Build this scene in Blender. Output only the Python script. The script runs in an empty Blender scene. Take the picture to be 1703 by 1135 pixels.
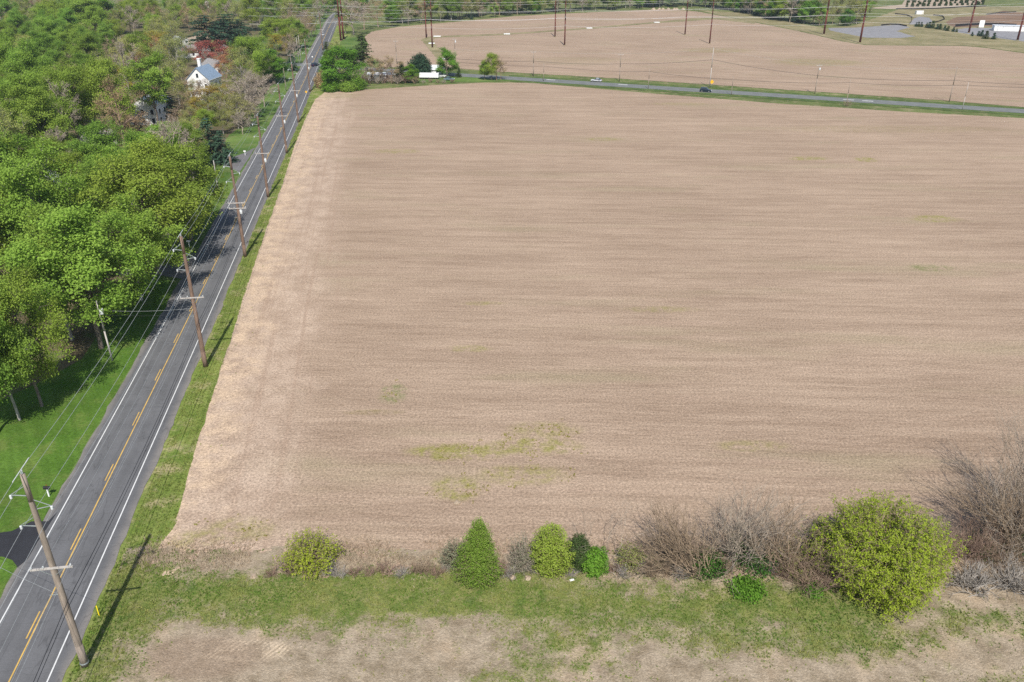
import bpy, bmesh, math, random
import numpy as np
from mathutils import Vector, Matrix
from mathutils.geometry import tessellate_polygon

# ------------------------------------------------------------------ camera, light, exposure
S = bpy.context.scene
COL = S.collection
F, CX, CY, CAM_H = 1350.0, 851.5, 567.5, 58.0       # focal length in photo pixels, centre, height over the field (m)
PITCH = math.radians(26.65)
cd = bpy.data.cameras.new('camera')
cam = bpy.data.objects.new('camera', cd); COL.objects.link(cam)
cam.location = (0, 0, CAM_H); cam.rotation_euler = (math.pi/2 - PITCH, 0, 0)
cd.sensor_width = 36; cd.lens = F/1703*36; cd.clip_start = 0.5; cd.clip_end = 9000
S.camera = cam
SUN_EL = math.radians(50); SUN_DIR = Vector((0.07*math.cos(SUN_EL), -0.997*math.cos(SUN_EL), math.sin(SUN_EL)))
w = bpy.data.worlds.new('World'); S.world = w; w.use_nodes = True
sky = w.node_tree.nodes.new('ShaderNodeTexSky'); sky.sky_type = 'NISHITA'; sky.sun_disc = False
sky.sun_elevation = SUN_EL; sky.sun_rotation = math.atan2(SUN_DIR.x, SUN_DIR.y)
bg = w.node_tree.nodes['Background']; bg.inputs[1].default_value = 0.10
w.node_tree.links.new(sky.outputs[0], bg.inputs[0])
sl = bpy.data.lights.new('sun', 'SUN'); sl.energy = 4.2; sl.angle = math.radians(0.53); sl.color = (1, .955, .89)
so = bpy.data.objects.new('sun', sl); COL.objects.link(so)
so.rotation_euler = (-SUN_DIR).to_track_quat('-Z', 'Y').to_euler(); so.location = (0, -50, 200)
S.view_settings.view_transform = 'Standard'; S.view_settings.look = 'None'
S.view_settings.exposure = 0.38; S.view_settings.gamma = 1
S.cycles.max_bounces = 6; S.cycles.diffuse_bounces = 3; S.cycles.transmission_bounces = 3; S.cycles.transparent_max_bounces = 6
S.cycles.use_denoising = False
rng = np.random.default_rng(7); random.seed(7)

# ------------------------------------------------------------------ measuring: a photo pixel to its place on the ground
def P(u, v, z=0.0):
    a, b = (u-CX)/F, (CY-v)/F
    dy, dz = b*math.sin(PITCH)+math.cos(PITCH), b*math.cos(PITCH)-math.sin(PITCH)
    t = (z-CAM_H)/dz
    return np.array([a*t, dy*t, z])
def height_at(u, v, vt):                     # height of something that stands at (u,v) and reaches row vt
    Y = P(u, v)[1]; b = (CY-vt)/F
    return CAM_H + Y*(b*math.cos(PITCH)-math.sin(PITCH))/(b*math.sin(PITCH)+math.cos(PITCH))
def width_at(u, v, px):
    p = P(u, v); depth = p[1]*math.cos(PITCH)+CAM_H*math.sin(PITCH)
    return px*depth/F
TH = math.radians(-8.4)
RD, RN = np.array([math.sin(TH), math.cos(TH)]), np.array([math.cos(TH), -math.sin(TH)])   # along the main road, across it
def road(lat, s, z=0.0):
    bend = -2.0*np.clip((s-270)/380, 0, 1)**1.2 + 22*np.clip((s-660)/200, 0, 2)**2
    q = RN*(lat+bend) + RD*s
    return np.array([q[0], q[1], z])

# ------------------------------------------------------------------ numpy value noise (for planting and worn ground)
_tab = np.random.default_rng(3).random((256, 256))
def vnoise(x, y):
    xi, yi = np.floor(x).astype(int), np.floor(y).astype(int); fx, fy = x-xi, y-yi
    fx, fy = fx*fx*(3-2*fx), fy*fy*(3-2*fy)
    g = lambda i, j: _tab[i & 255, j & 255]
    return (g(xi, yi)*(1-fx)+g(xi+1, yi)*fx)*(1-fy)+(g(xi, yi+1)*(1-fx)+g(xi+1, yi+1)*fx)*fy
def fbm(x, y, o=4):
    s, a, t = 0, 1, 0
    for k in range(o): s = s+a*vnoise(x*2**k+17*k, y*2**k+31*k); t += a; a *= .5
    return s/t

# ------------------------------------------------------------------ mesh helpers
def link(o, parent=None):
    COL.objects.link(o)
    if parent is not None: o.parent = parent
    return o
def np_mesh(name, V, Fs, mats, attrs=None, smooth=False, midx=None):
    """V n x 3, Fs list of (m x k) face arrays"""
    me = bpy.data.meshes.new(name)
    V = np.asarray(V, np.float32); me.vertices.add(len(V)); me.vertices.foreach_set('co', V.ravel())
    Fs = [np.asarray(f, np.int32) for f in (Fs if isinstance(Fs, list) else [Fs]) if len(f)]
    idx = np.concatenate([f.ravel() for f in Fs]); cnt = np.concatenate([np.full(len(f), f.shape[1], np.int32) for f in Fs])
    me.loops.add(len(idx)); me.loops.foreach_set('vertex_index', idx)
    me.polygons.add(len(cnt)); me.polygons.foreach_set('loop_start', np.concatenate([[0], np.cumsum(cnt)[:-1]]).astype(np.int32))
    if smooth: me.polygons.foreach_set('use_smooth', np.ones(len(cnt), bool))
    for m in (mats if isinstance(mats, (list, tuple)) else [mats]): me.materials.append(m)
    if midx is not None: me.polygons.foreach_set('material_index', np.asarray(midx, np.int32))
    for k, a in (attrs or {}).items():
        at = me.attributes.new(k, 'FLOAT', 'POINT'); at.data.foreach_set('value', np.asarray(a, np.float32))
    me.update(calc_edges=True); me.validate(clean_customdata=False)
    return me
def obj(name, me, parent=None, loc=None):
    o = bpy.data.objects.new(name, me)
    if loc is not None: o.location = loc
    return link(o, parent)
def tag(o, label=None, cat=None, group=None, kind=None):
    for k, v in (('label', label), ('category', cat), ('group', group), ('kind', kind)):
        if v: o[k] = v
    return o
def thing(name, label, cat, loc=(0, 0, 0), rz=0.0, group=None, scale=1.0):
    o = bpy.data.objects.new(name, None); o.empty_display_size = .2
    o.location = loc; o.rotation_euler = (0, 0, rz); o.scale = (scale,)*3 if np.isscalar(scale) else scale
    return tag(link(o), label, cat, group)
def tubes(P0, P1, R0, R1, sides):
    P0, P1 = np.asarray(P0, float), np.asarray(P1, float); R0, R1 = np.asarray(R0, float), np.asarray(R1, float); n = len(P0)
    d = P1-P0; d /= np.linalg.norm(d, axis=1, keepdims=True)+1e-9
    ref = np.where(np.abs(d[:, 2:3]) > .9, [[1., 0, 0]], [[0, 0, 1.]])
    a = np.cross(d, ref); a /= np.linalg.norm(a, axis=1, keepdims=True)+1e-9; b = np.cross(d, a)
    th = np.arange(sides)*2*math.pi/sides
    ring = a[:, None]*np.cos(th)[None, :, None]+b[:, None]*np.sin(th)[None, :, None]
    V = np.concatenate([P0[:, None]+ring*R0[:, None, None], P1[:, None]+ring*R1[:, None, None]], 1).reshape(-1, 3)
    base = (np.arange(n)*2*sides)[:, None, None]
    k = np.arange(sides); k2 = (k+1) % sides
    q = np.stack([k, k2, k2+sides, k+sides], 1)[None]+base
    return V, q.reshape(-1, 4)
class MB:
    """collects boxes, bars, prisms into one mesh"""
    def __init__(s): s.V = []; s.F = []; s.n = 0
    def add(s, V, Fc):
        V = np.asarray(V, float); s.V.append(V); s.F += [[i+s.n for i in f] for f in Fc]; s.n += len(V); return s
    def box(s, c, size, rot=None):
        x, y, z = [k/2 for k in size]
        V = np.array([[-x,-y,-z],[x,-y,-z],[x,y,-z],[-x,y,-z],[-x,-y,z],[x,-y,z],[x,y,z],[-x,y,z]])
        if rot is not None: V = V @ np.array(rot.to_3x3()).T
        return s.add(V+np.array(c), [(3,2,1,0),(4,5,6,7),(0,1,5,4),(1,2,6,5),(2,3,7,6),(3,0,4,7)])
    def bar(s, a, b, r0, r1=None, n=8, cap=True):
        r1 = r0 if r1 is None else r1
        V, q = tubes([a], [b], [r0], [r1], n); f = [tuple(x) for x in q]
        if cap: f += [tuple(range(n))[::-1], tuple(range(n, 2*n))]
        return s.add(V, f)
    def prism(s, prof, y0, y1, t=0.0):          # profile in x,z pulled along y
        n = len(prof); V = [(x, y0, z) for x, z in prof]+[(x, y1, z) for x, z in prof]
        return s.add(V, [tuple(range(n)), tuple(range(2*n-1, n-1, -1))]+[((i+1) % n, i, i+n, (i+1) % n+n) for i in range(n)])
    def lathe(s, prof, c=(0, 0, 0), n=14):
        V = []; f = []
        for r, z in prof: V += [(c[0]+r*math.cos(k*2*math.pi/n), c[1]+r*math.sin(k*2*math.pi/n), c[2]+z) for k in range(n)]
        for j in range(len(prof)-1): f += [(j*n+k, j*n+(k+1) % n, (j+1)*n+(k+1) % n, (j+1)*n+k) for k in range(n)]
        f += [tuple(range(n))[::-1], tuple(range((len(prof)-1)*n, len(prof)*n))]
        return s.add(V, f)
    def mesh(s, name, m, smooth=False, bevel=0):
        me = bpy.data.meshes.new(name); me.from_pydata([tuple(v) for v in np.concatenate(s.V)], [], s.F); me.materials.append(m)
        bm = bmesh.new(); bm.from_mesh(me); bmesh.ops.recalc_face_normals(bm, faces=bm.faces)
        if bevel: bmesh.ops.bevel(bm, geom=bm.edges[:], offset=bevel, segments=2, affect='EDGES', profile=.6)
        bm.to_mesh(me); bm.free()
        if smooth:
            for p in me.polygons: p.use_smooth = True
        return me
    def build(s, name, m, parent=None, smooth=False, bevel=0): return obj(name, s.mesh(name, m, smooth, bevel), parent)

# ------------------------------------------------------------------ materials
class NT:
    def __init__(s, name):
        s.m = bpy.data.materials.new(name); s.m.use_nodes = True; s.t = s.m.node_tree; s.b = s.t.nodes['Principled BSDF']; s.out = s.t.nodes['Material Output']
        s.b.inputs['Roughness'].default_value = .9; s.b.inputs['Specular IOR Level'].default_value = .2; s._o = None
    def n(s, t, **k):
        x = s.t.nodes.new(t)
        for a, v in k.items(): setattr(x, a, v)
        return x
    def put(s, sock, v):
        if hasattr(v, 'is_output'): s.t.links.new(v, sock)
        elif isinstance(v, (tuple, list)): sock.default_value = tuple(v)+((1,) if len(v) == 3 and len(sock.default_value) == 4 else ())
        else: sock.default_value = v
    def co(s, scale=(1, 1, 1), rot=0.0, loc=(0, 0, 0)):
        if s._o is None: s._o = s.n('ShaderNodeTexCoord')
        src = s._o.outputs['Object']
        if rot:
            m0 = s.n('ShaderNodeMapping'); s.put(m0.inputs['Vector'], src); m0.inputs['Rotation'].default_value = (0, 0, rot); src = m0.outputs[0]
        mp = s.n('ShaderNodeMapping'); s.put(mp.inputs['Vector'], src)
        mp.inputs['Scale'].default_value = scale if not np.isscalar(scale) else (scale,)*3; mp.inputs['Location'].default_value = loc
        return mp.outputs[0]
    def noise(s, scale=1.0, det=4, rough=.55, rot=0.0, dist=0.0, loc=(0, 0, 0)):
        x = s.n('ShaderNodeTexNoise'); s.put(x.inputs['Vector'], s.co(scale, rot, loc)); x.inputs['Scale'].default_value = 1
        x.inputs['Detail'].default_value = det; x.inputs['Roughness'].default_value = rough; x.inputs['Distortion'].default_value = dist
        return x.outputs[0]
    def ramp(s, v, a, b, lo=0.0, hi=1.0, smooth=True):
        x = s.n('ShaderNodeMapRange'); x.interpolation_type = 'SMOOTHSTEP' if smooth else 'LINEAR'
        s.put(x.inputs[0], v); x.inputs[1].default_value = a; x.inputs[2].default_value = b; x.inputs[3].default_value = lo; x.inputs[4].default_value = hi
        return x.outputs[0]
    def math(s, op, a, b=0.0, c=None, clamp=False):
        x = s.n('ShaderNodeMath'); x.operation = op; x.use_clamp = clamp; s.put(x.inputs[0], a); s.put(x.inputs[1], b)
        if c is not None: s.put(x.inputs[2], c)
        return x.outputs[0]
    def mix(s, f, a, b, blend='MIX'):
        x = s.n('ShaderNodeMix'); x.data_type = 'RGBA'; x.blend_type = blend; x.clamp_factor = True
        s.put(x.inputs[0], f); s.put(x.inputs[6], a); s.put(x.inputs[7], b); return x.outputs[2]
    def attr(s, name): x = s.n('ShaderNodeAttribute'); x.attribute_name = name; return x.outputs['Fac']
    def rand(s): return s.n('ShaderNodeObjectInfo').outputs['Random']
    def bump(s, h, strength=.5, dist=.1):
        x = s.n('ShaderNodeBump'); x.inputs['Strength'].default_value = strength; x.inputs['Distance'].default_value = dist
        s.put(x.inputs['Height'], h); s.t.links.new(x.outputs[0], s.b.inputs['Normal'])
    def color(s, v): s.put(s.b.inputs['Base Color'], v); return s.m
    def ellipse(s, c, ax, ay, rot=0.0):            # 1 at the centre, 0 at the rim of an ellipse on the ground
        mp = s.co((1/ax, 1/ay, 0), 0, (-c[0]/ax, -c[1]/ay, 0)); l = s.n('ShaderNodeVectorMath'); l.operation = 'LENGTH'
        s.put(l.inputs[0], mp); return s.ramp(l.outputs['Value'], 1.0, 0.0)
def plain(name, c, rough=.6, metal=0.0, var=.12, scale=3.0, spec=.3):
    t = NT(name); t.b.inputs['Roughness'].default_value = rough; t.b.inputs['Metallic'].default_value = metal; t.b.inputs['Specular IOR Level'].default_value = spec
    n = t.noise(scale, 5, .6); f = t.ramp(n, .3, .7)
    return t.color(t.mix(f, tuple(k*(1-var) for k in c), tuple(min(1, k*(1+var)) for k in c)))
def leaf_mat(name, dark, light, trans=.3, hue=.03, val=.25):
    if trans >= .3: dark, light = tuple(k*1.5 for k in dark), tuple(k*1.38 for k in light)
    t = NT(name); r = t.rand(); tint = t.attr('tint')
    c = t.mix(tint, dark, light)
    h = t.n('ShaderNodeHueSaturation'); t.put(h.inputs['Hue'], t.ramp(r, 0, 1, .5-hue, .5+hue, False)); t.put(h.inputs['Value'], t.ramp(t.math('FRACT', t.math('MULTIPLY', r, 7.31)), 0, 1, 1-val, 1+val, False)); t.put(h.inputs['Color'], c)
    d = t.n('ShaderNodeBsdfDiffuse'); tr = t.n('ShaderNodeBsdfTranslucent'); mx = t.n('ShaderNodeMixShader'); mx.inputs[0].default_value = trans
    t.put(d.inputs[0], h.outputs[0]); t.put(tr.inputs[0], h.outputs[0]); t.t.links.new(d.outputs[0], mx.inputs[1]); t.t.links.new(tr.outputs[0], mx.inputs[2])
    t.t.links.new(mx.outputs[0], t.out.inputs[0]); t.t.nodes.remove(t.b); return t.m
def bark_mat(name, c, var=.3):
    t = NT(name); n = t.noise((3, 3, .6), 5, .65); f = t.ramp(n, .3, .7)
    col = t.mix(f, tuple(k*(1-var) for k in c), tuple(k*(1+var) for k in c)); t.bump(n, .5, .05); return t.color(col)

# ================================================================== GROUND
def crop_mat(name, weeds=(), sandy=False, olive=0.0, rot=math.radians(2.0)):
    t = NT(name)
    s1 = t.noise((.022, .2, 1), 9, .74, rot, .4); s2 = t.noise((.045, .62, 1), 8, .74, rot); s3 = t.noise((.22, 2.4, 1), 5, .75, rot)
    big = t.noise(.02, 3, .5); grain = t.noise(3.2, 4, .75); fine = t.noise((5.5, 9, 1), 2, .8, rot)
    f = t.math('ADD', t.math('MULTIPLY', t.ramp(s1, .36, .64), .26), t.math('MULTIPLY', t.ramp(s2, .36, .64), .27))
    f = t.math('ADD', f, t.math('MULTIPLY', t.ramp(s3, .34, .66), .27)); f = t.math('ADD', f, t.math('MULTIPLY', t.ramp(big, .3, .7), .2))
    c = t.mix(f, (.228, .159, .110), (.452, .341, .249))
    c = t.mix(t.math('MULTIPLY', t.ramp(t.noise((.02, .09, 1), 4, .6, rot, loc=(40, 9, 0)), .52, .75), .55+olive), c, (.30, .25, .155))
    c = t.mix(t.math('MULTIPLY', t.ramp(t.noise((.03, .5, 1), 4, .6, rot, loc=(90, 3, 0)), .58, .72), .5), c, (.36, .26, .19))
    if sandy:                                       # the pale worn headland next to the road
        geo = t.n('ShaderNodeTexCoord'); dot = t.n('ShaderNodeVectorMath'); dot.operation = 'DOT_PRODUCT'
        t.put(dot.inputs[0], geo.outputs['Object']); dot.inputs[1].default_value = (RN[0], RN[1], 0)
        dd = t.math('ADD', dot.outputs['Value'], t.ramp(t.noise(.12, 5, .65), 0, 1, -6, 6))
        c = t.mix(t.math('MULTIPLY', t.ramp(dd, -10, -19), .7), c, t.mix(t.ramp(t.noise(.22, 7, .72), .35, .65), (.36, .265, .195), (.53, .41, .312)))
        lon = t.noise((.9, .012, 1), 5, .65, TH)
        c = t.mix(t.math('MULTIPLY', t.math('MULTIPLY', t.ramp(dd, -8, -16), t.ramp(lon, .48, .66)), .55), c, (.34, .242, .175))
        c = t.mix(t.math('MULTIPLY', t.ramp(dd, -21, -26), t.ramp(t.noise(.35, 4, .7), .35, .7)), c, (.56, .42, .29))
    sp = t.ramp(t.noise(.5, 6, .8), .38, .64)
    for (cx, cy), ax, ay, amt, col in weeds:
        m = t.math('MULTIPLY', t.ramp(t.ellipse((cx, cy), ax, ay), .02, .55), sp)
        c = t.mix(t.math('MULTIPLY', m, amt), c, col)
    g = t.ramp(grain, .3, .7, .55, 1.4, False); c = t.mix(1.0, c, t.n('ShaderNodeCombineColor').outputs[0], 'MIX') if False else c
    v = t.n('ShaderNodeHueSaturation'); t.put(v.inputs['Color'], c); t.put(v.inputs['Value'], t.math('MULTIPLY', g, t.ramp(fine, .25, .75, .66, 1.34, False)))
    straw = t.ramp(t.noise((4, 7, 1), 2, .9, rot, loc=(7, 5, 0)), .62, .74)
    c = t.mix(t.math('MULTIPLY', straw, .6), v.outputs[0], (.62, .52, .40))
    dark = t.ramp(t.noise((.9, 2.0, 1), 4, .8, rot, loc=(3, 8, 0)), .655, .72)
    c = t.mix(t.math('MULTIPLY', dark, .65), c, (.10, .072, .05))
    t.bump(t.math('ADD', grain, t.math('MULTIPLY', s3, .6)), .55, .16)
    t.b.inputs['Specular IOR Level'].default_value = .05
    return t.color(c)
def grass_mat(name, a, b, dry=None, dryamt=.5, sc=.35, mow=None):
    t = NT(name); n1 = t.noise(sc, 5, .65); n2 = t.noise(2.6, 4, .75); n3 = t.noise(.06, 3, .5)
    c = t.mix(t.ramp(n1, .35, .65), a, b)
    if dry is not None: c = t.mix(t.math('MULTIPLY', t.ramp(t.noise(.25, 5, .7, loc=(30, 4, 0)), .48, .66), dryamt), c, dry)
    if mow is not None:
        wv = t.noise((.03, 1.1, 1), 2, .5, mow); c = t.mix(t.math('MULTIPLY', t.ramp(wv, .42, .58), .25), c, tuple(k*.65 for k in a))
    h = t.n('ShaderNodeHueSaturation'); t.put(h.inputs['Color'], c); t.put(h.inputs['Value'], t.math('MULTIPLY', t.ramp(n2, .25, .75, .6, 1.35, False), t.ramp(n3, .3, .7, .85, 1.15, False)))
    t.bump(n2, .6, .2); t.b.inputs['Specular IOR Level'].default_value = .05
    return t.color(h.outputs[0])
def asphalt_mat(name, a, lanes=False):
    t = NT(name); c = t.mix(t.ramp(t.noise(.25, 4, .6), .3, .7), tuple(k*.88 for k in a), tuple(k*1.1 for k in a))
    if lanes:
        g = t.n('ShaderNodeTexCoord'); dot = t.n('ShaderNodeVectorMath'); dot.operation = 'DOT_PRODUCT'
        t.put(dot.inputs[0], g.outputs['Object']); dot.inputs[1].default_value = (RN[0], RN[1], 0); d = dot.outputs['Value']
        for x in (-33.5, -35.2, -37.1, -38.8):   # paler wheel paths, worn by tyres
            m = t.ramp(t.math('ABSOLUTE', t.math('SUBTRACT', d, x)), .75, .1)
            c = t.mix(t.math('MULTIPLY', m, .3), c, tuple(k*1.25 for k in a))
        m = t.ramp(t.math('ABSOLUTE', t.math('SUBTRACT', d, -36.0)), .8, .2); c = t.mix(t.math('MULTIPLY', m, .2), c, tuple(k*.85 for k in a))
        e = t.ramp(t.math('ABSOLUTE', t.math('ADD', d, 36.0)), 3.7, 4.9); e = t.math('MULTIPLY', e, t.ramp(t.noise(.5, 4, .7), .3, .6, .5, .9)); c = t.mix(e, c, (.215, .195, .175))
        st = t.noise((1.2, .02, 1), 4, .6, TH); c = t.mix(t.math('MULTIPLY', t.ramp(st, .55, .72), .14), c, tuple(k*.7 for k in a))
        cr = t.ramp(t.math('ABSOLUTE', t.math('SUBTRACT', t.noise((.4, .05, 1), 3, .6, TH, loc=(5, 5, 0)), .5)), .012, .0); c = t.mix(t.math('MULTIPLY', cr, .3), c, (.03, .03, .032))
    tc = t.ramp(t.math('ABSOLUTE', t.math('SUBTRACT', t.noise((.03, .16, 1), 4, .65, TH, loc=(1, 2, 0)), .5)), .006, .0); c = t.mix(t.math('MULTIPLY', tc, .3), c, tuple(k*.5 for k in a)); c = t.mix(t.math('MULTIPLY', t.ramp(t.noise((.5, .06, 1), 3, .5, TH, loc=(8, 2, 0)), .6, .63), .22), c, tuple(k*.72 for k in a))
    gr = t.noise(8, 3, .8); h = t.n('ShaderNodeHueSaturation'); t.put(h.inputs['Color'], c); t.put(h.inputs['Value'], t.ramp(gr, .3, .7, .86, 1.14, False))
    t.bump(gr, .2, .02); t.b.inputs['Roughness'].default_value = .85; return t.color(h.outputs[0])
def poly_sheet(name, pts, z, m, step=2.0, jag=.5, kind='structure', px=True, seed=1):
    pts = [P(*q)[:2] if px else np.array(q[:2]) for q in pts]; out = []
    r = np.random.default_rng(seed)
    for a, b in zip(pts, pts[1:]+pts[:1]):
        n = max(1, min(260, int(np.linalg.norm(b-a)/step)))
        for k in range(n): out.append(a+(b-a)*k/n)
    out = np.array(out)
    if jag:
        out = out+np.stack([fbm(out[:, 0]*.35+seed, out[:, 1]*.35)-.5, fbm(out[:, 0]*.35, out[:, 1]*.35+seed+50)-.5], 1)*jag*2.5+r.normal(0, jag*.16, out.shape)
    V = [Vector((x, y, 0)) for x, y in out]; tri = tessellate_polygon([V])
    me = bpy.data.meshes.new(name); me.from_pydata([(x, y, z) for x, y in out], [], [tuple(f) for f in tri]); me.materials.append(m)
    bm = bmesh.new(); bm.from_mesh(me)
    for f in bm.faces:
        if f.normal.z < 0: f.normal_flip()
    bm.to_mesh(me); bm.free()
    return tag(obj(name, me), kind=kind)

M = {}
M['rough'] = grass_mat('rough_meadow', (.085, .12, .035), (.15, .175, .062), (.30, .245, .15), .6, .05)
M['woodfloor'] = grass_mat('leaf_litter', (.12, .095, .055), (.17, .14, .09), (.09, .13, .035), .9, .12)
M['verge'] = grass_mat('verge_grass', (.125, .18, .035), (.195, .235, .06), (.36, .30, .17), .8, .4)
M['lawn'] = grass_mat('mown_lawn', (.07, .14, .02), (.10, .18, .03), (.15, .185, .05), .6, .2, mow=math.radians(58))
M['farlawn'] = grass_mat('far_lawn', (.075, .14, .03), (.12, .18, .045), (.2, .2, .09), .5, .06)
M['dry'] = grass_mat('dry_grass', (.21, .185, .095), (.30, .25, .15), (.12, .15, .05), .6, .05)
M['gravel'] = asphalt_mat('crushed_gravel', (.24, .235, .24)); M['dirt'] = crop_mat('bare_brown_soil', olive=-.3)
M['asphalt'] = asphalt_mat('main_asphalt', (.124, .124, .127), True); M['asphalt2'] = asphalt_mat('side_asphalt', (.165, .172, .165)); M['sideverge'] = grass_mat('side_verge_grass', (.065, .105, .03), (.105, .145, .045), (.2, .18, .09), .5, .2); M['drive'] = asphalt_mat('dark_driveway', (.032, .033, .038))
M['drive2'] = asphalt_mat('grey_driveway', (.15, .145, .145))
M['paint'] = plain('white_road_paint', (.62, .62, .60), .7, 0, .1, 1.2); M['worn'] = plain('worn_white_paint', (.44, .44, .42), .8, 0, .2, 1.0); M['yellow'] = plain('yellow_road_paint', (.56, .36, .09), .7, 0, .15, 1.0)

# the ground itself: one sheet out to the horizon
bm = bmesh.new(); bmesh.ops.create_grid(bm, x_segments=8, y_segments=8, size=4500)
me = bpy.data.meshes.new('ground'); bm.to_mesh(me); bm.free(); me.materials.append(M['rough'])
tag(obj('ground', me, loc=(0, 2000, -.06)), kind='structure')

wood = [road(-45.5, s) for s in np.arange(72, 760, 12)]
wf = [tuple(q[:2]) for q in wood] + [(-420, 760), (-420, 60)]
poly_sheet('woodland_floor', wf, -.03, M['woodfloor'], 6, 1.2, px=False, seed=2)

WEEDS = []
def weed(u, v, wu, hv, amt, col=(.235, .225, .055)):
    p = P(u, v); ax = width_at(u, v, wu); ay = abs(P(u, v-hv)[1]-P(u, v+hv)[1])/2
    WEEDS.append(((p[0], p[1]), ax, ay, amt, col))
for a in [(760, 752, 120, 22, .9), (890, 742, 110, 22, .8), (760, 812, 62, 30, .85), (870, 790, 110, 26, .6), (905, 715, 90, 20, .45), (655, 655, 36, 24, .7, (.15, .19, .06)),
          (620, 686, 75, 7, .6, (.2, .16, .06)), (780, 580, 55, 9, .55), (1440, 266, 28, 6, .95), (1345, 264, 50, 5, .8), (1555, 364, 60, 9, .75), (1545, 446, 60, 8, .7, (.14, .17, .05)), (1250, 742, 90, 14, .45),
          (1100, 515, 90, 8, .45), (660, 252, 60, 6, .5), (1005, 232, 45, 4, .55), (1130, 173, 70, 3, .45), (800, 505, 55, 5, .5), (1480, 215, 300, 9, .4, (.24, .2, .09)), (560, 160, 60, 7, .45, (.22, .21, .08)), (400, 880, 90, 30, .5), (320, 900, 60, 26, .6)]:
    weed(*a)
M['crop'] = crop_mat('stubble_field', WEEDS, True)
FIELD = [(238, 962), (268, 902), (293, 872), (302, 832), (320, 765), (346, 680), (369, 610), (386, 560), (406, 490), (430, 420), (447, 370), (468, 312), (490, 242), (507, 200), (524, 166), (540, 154), (570, 151.5),
         (640, 147.5), (720, 142), (800, 138), (880, 138), (960, 145), (1100, 157), (1200, 165), (1300, 173), (1500, 186), (1703, 197), (2150, 224), (2600, 700), (2300, 985), (1703, 925), (1300, 955), (1000, 955), (700, 960), (470, 962)]
poly_sheet('crop_field', FIELD, .012, M['crop'], 1.0, .2, seed=5)
FW = []
for u, v, wu, hv, amt in [(1360, 104, 110, 9, .7), (1190, 84, 90, 6, .6), (960, 100, 120, 7, .3), (680, 60, 90, 9, .4), (1560, 120, 140, 6, .3)]:
    p = P(u, v); FW.append(((p[0], p[1]), width_at(u, v, wu), abs(P(u, v-hv)[1]-P(u, v+hv)[1])/2, amt, (.25, .225, .09)))
FAR = [(598, 112), (606, 90), (611, 74), (606, 62), (618, 53), (660, 45.5), (700, 41.5), (760, 36.5), (860, 27), (960, 22), (1060, 17.5), (1110, 15.5), (1160, 19.5), (1200, 27), (1262, 39), (1330, 52.5), (1400, 69), (1440, 75.5), (1500, 76), (1600, 76.5), (1640, 80), (1703, 89), (2100, 140),
       (2080, 206), (1703, 178.5), (1580, 168), (1440, 158.5), (1300, 149), (1180, 141), (1030, 131), (900, 123.5), (800, 117.5), (760, 114), (680, 112)]
M['crop2'] = crop_mat('far_stubble', FW, False, .15, math.radians(15)); M['crop3'] = crop_mat('upper_stubble', (), False, .45, math.radians(4))
poly_sheet('far_field', FAR, .012, M['crop2'], 2.0, .7, seed=9)
UP = [(606, 70), (607, 62), (619, 54), (660, 46.5), (700, 42.5), (760, 37.5), (860, 28), (960, 23), (1060, 18.7), (1108, 16.5), (1150, 21), (1185, 27), (1150, 31.5), (1090, 37.5), (980, 47), (843, 57), (720, 61.5)]
poly_sheet('upper_field', UP, .03, M['crop3'], 2.5, .5, seed=12)
poly_sheet('grass_ditch', [(716, 60.8), (843, 56.2), (980, 46.3), (1090, 36.8), (1150, 31), (1200, 29), (1255, 36), (1255, 40), (1190, 32.5), (1092, 39), (980, 48.6), (843, 58.6), (730, 63), (720, 66), (728, 80), (745, 96), (725, 97), (716, 85), (700, 66)], .05, M['dry'], 2, .7, seed=14)
poly_sheet('pond_meadow', [(1160, 17), (1230, 21), (1330, 40), (1372, 47), (1420, 43), (1500, 14), (1703, 10), (2300, 40), (2100, 138), (1703, 88), (1640, 79), (1600, 75.5), (1500, 75), (1440, 74.5), (1400, 68), (1330, 51.5), (1262, 38), (1200, 26)], .0, M['dry'], 4, .8, seed=20)
poly_sheet('gravel_lot', [(1378, 47), (1420, 46.5), (1470, 43), (1500, 41), (1512, 46), (1490, 52), (1522, 61), (1500, 63.5), (1440, 63), (1410, 57), (1380, 51)], .02, M['gravel'], 2, .8, seed=21)
poly_sheet('gravel_pad', [(1512, 41), (1520, 31), (1530, 28), (1545, 30), (1552, 36), (1540, 41)], .02, M['gravel'], 2, .6, seed=22)
poly_sheet('gravel_yard', [(1590, 49), (1610, 47), (1650, 47), (1703, 53), (1800, 62), (1800, 78), (1703, 69.5), (1620, 58.5), (1585, 53)], .02, M['gravel'], 2, .6, seed=23)
t = NT('excavated_red_soil'); n_ = t.noise((.02, .09, 1), 5, .65); c_ = t.mix(t.ramp(n_, .35, .65), (.13, .085, .055), (.26, .165, .105)); M['redsoil'] = t.color(c_)
poly_sheet('bare_soil_plot', [(1573, 37), (1590, 29), (1640, 26), (1668, 18), (1703, 22), (1900, 30), (1900, 60), (1703, 49), (1640, 44), (1590, 46), (1577, 42)], .02, M['redsoil'], 3, .7, seed=24)
t = NT('pale_nursery_soil'); n_ = t.noise(.08, 5, .65); c_ = t.mix(t.ramp(n_, .35, .65), (.30, .23, .165), (.42, .34, .25)); M['nursery'] = t.color(c_)
poly_sheet('nursery_plot', [(1436, 14.5), (1500, 8), (1515, -16), (1650, -16), (1632, 6), (1600, 11.5), (1500, 15.5)], .02, M['nursery'], 3, .6, seed=25)
poly_sheet('far_tan_plot', [(205, 88), (214, 62), (245, 60), (252, 80), (240, 92)], .0, M['nursery'], 3, .6, seed=26)
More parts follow.
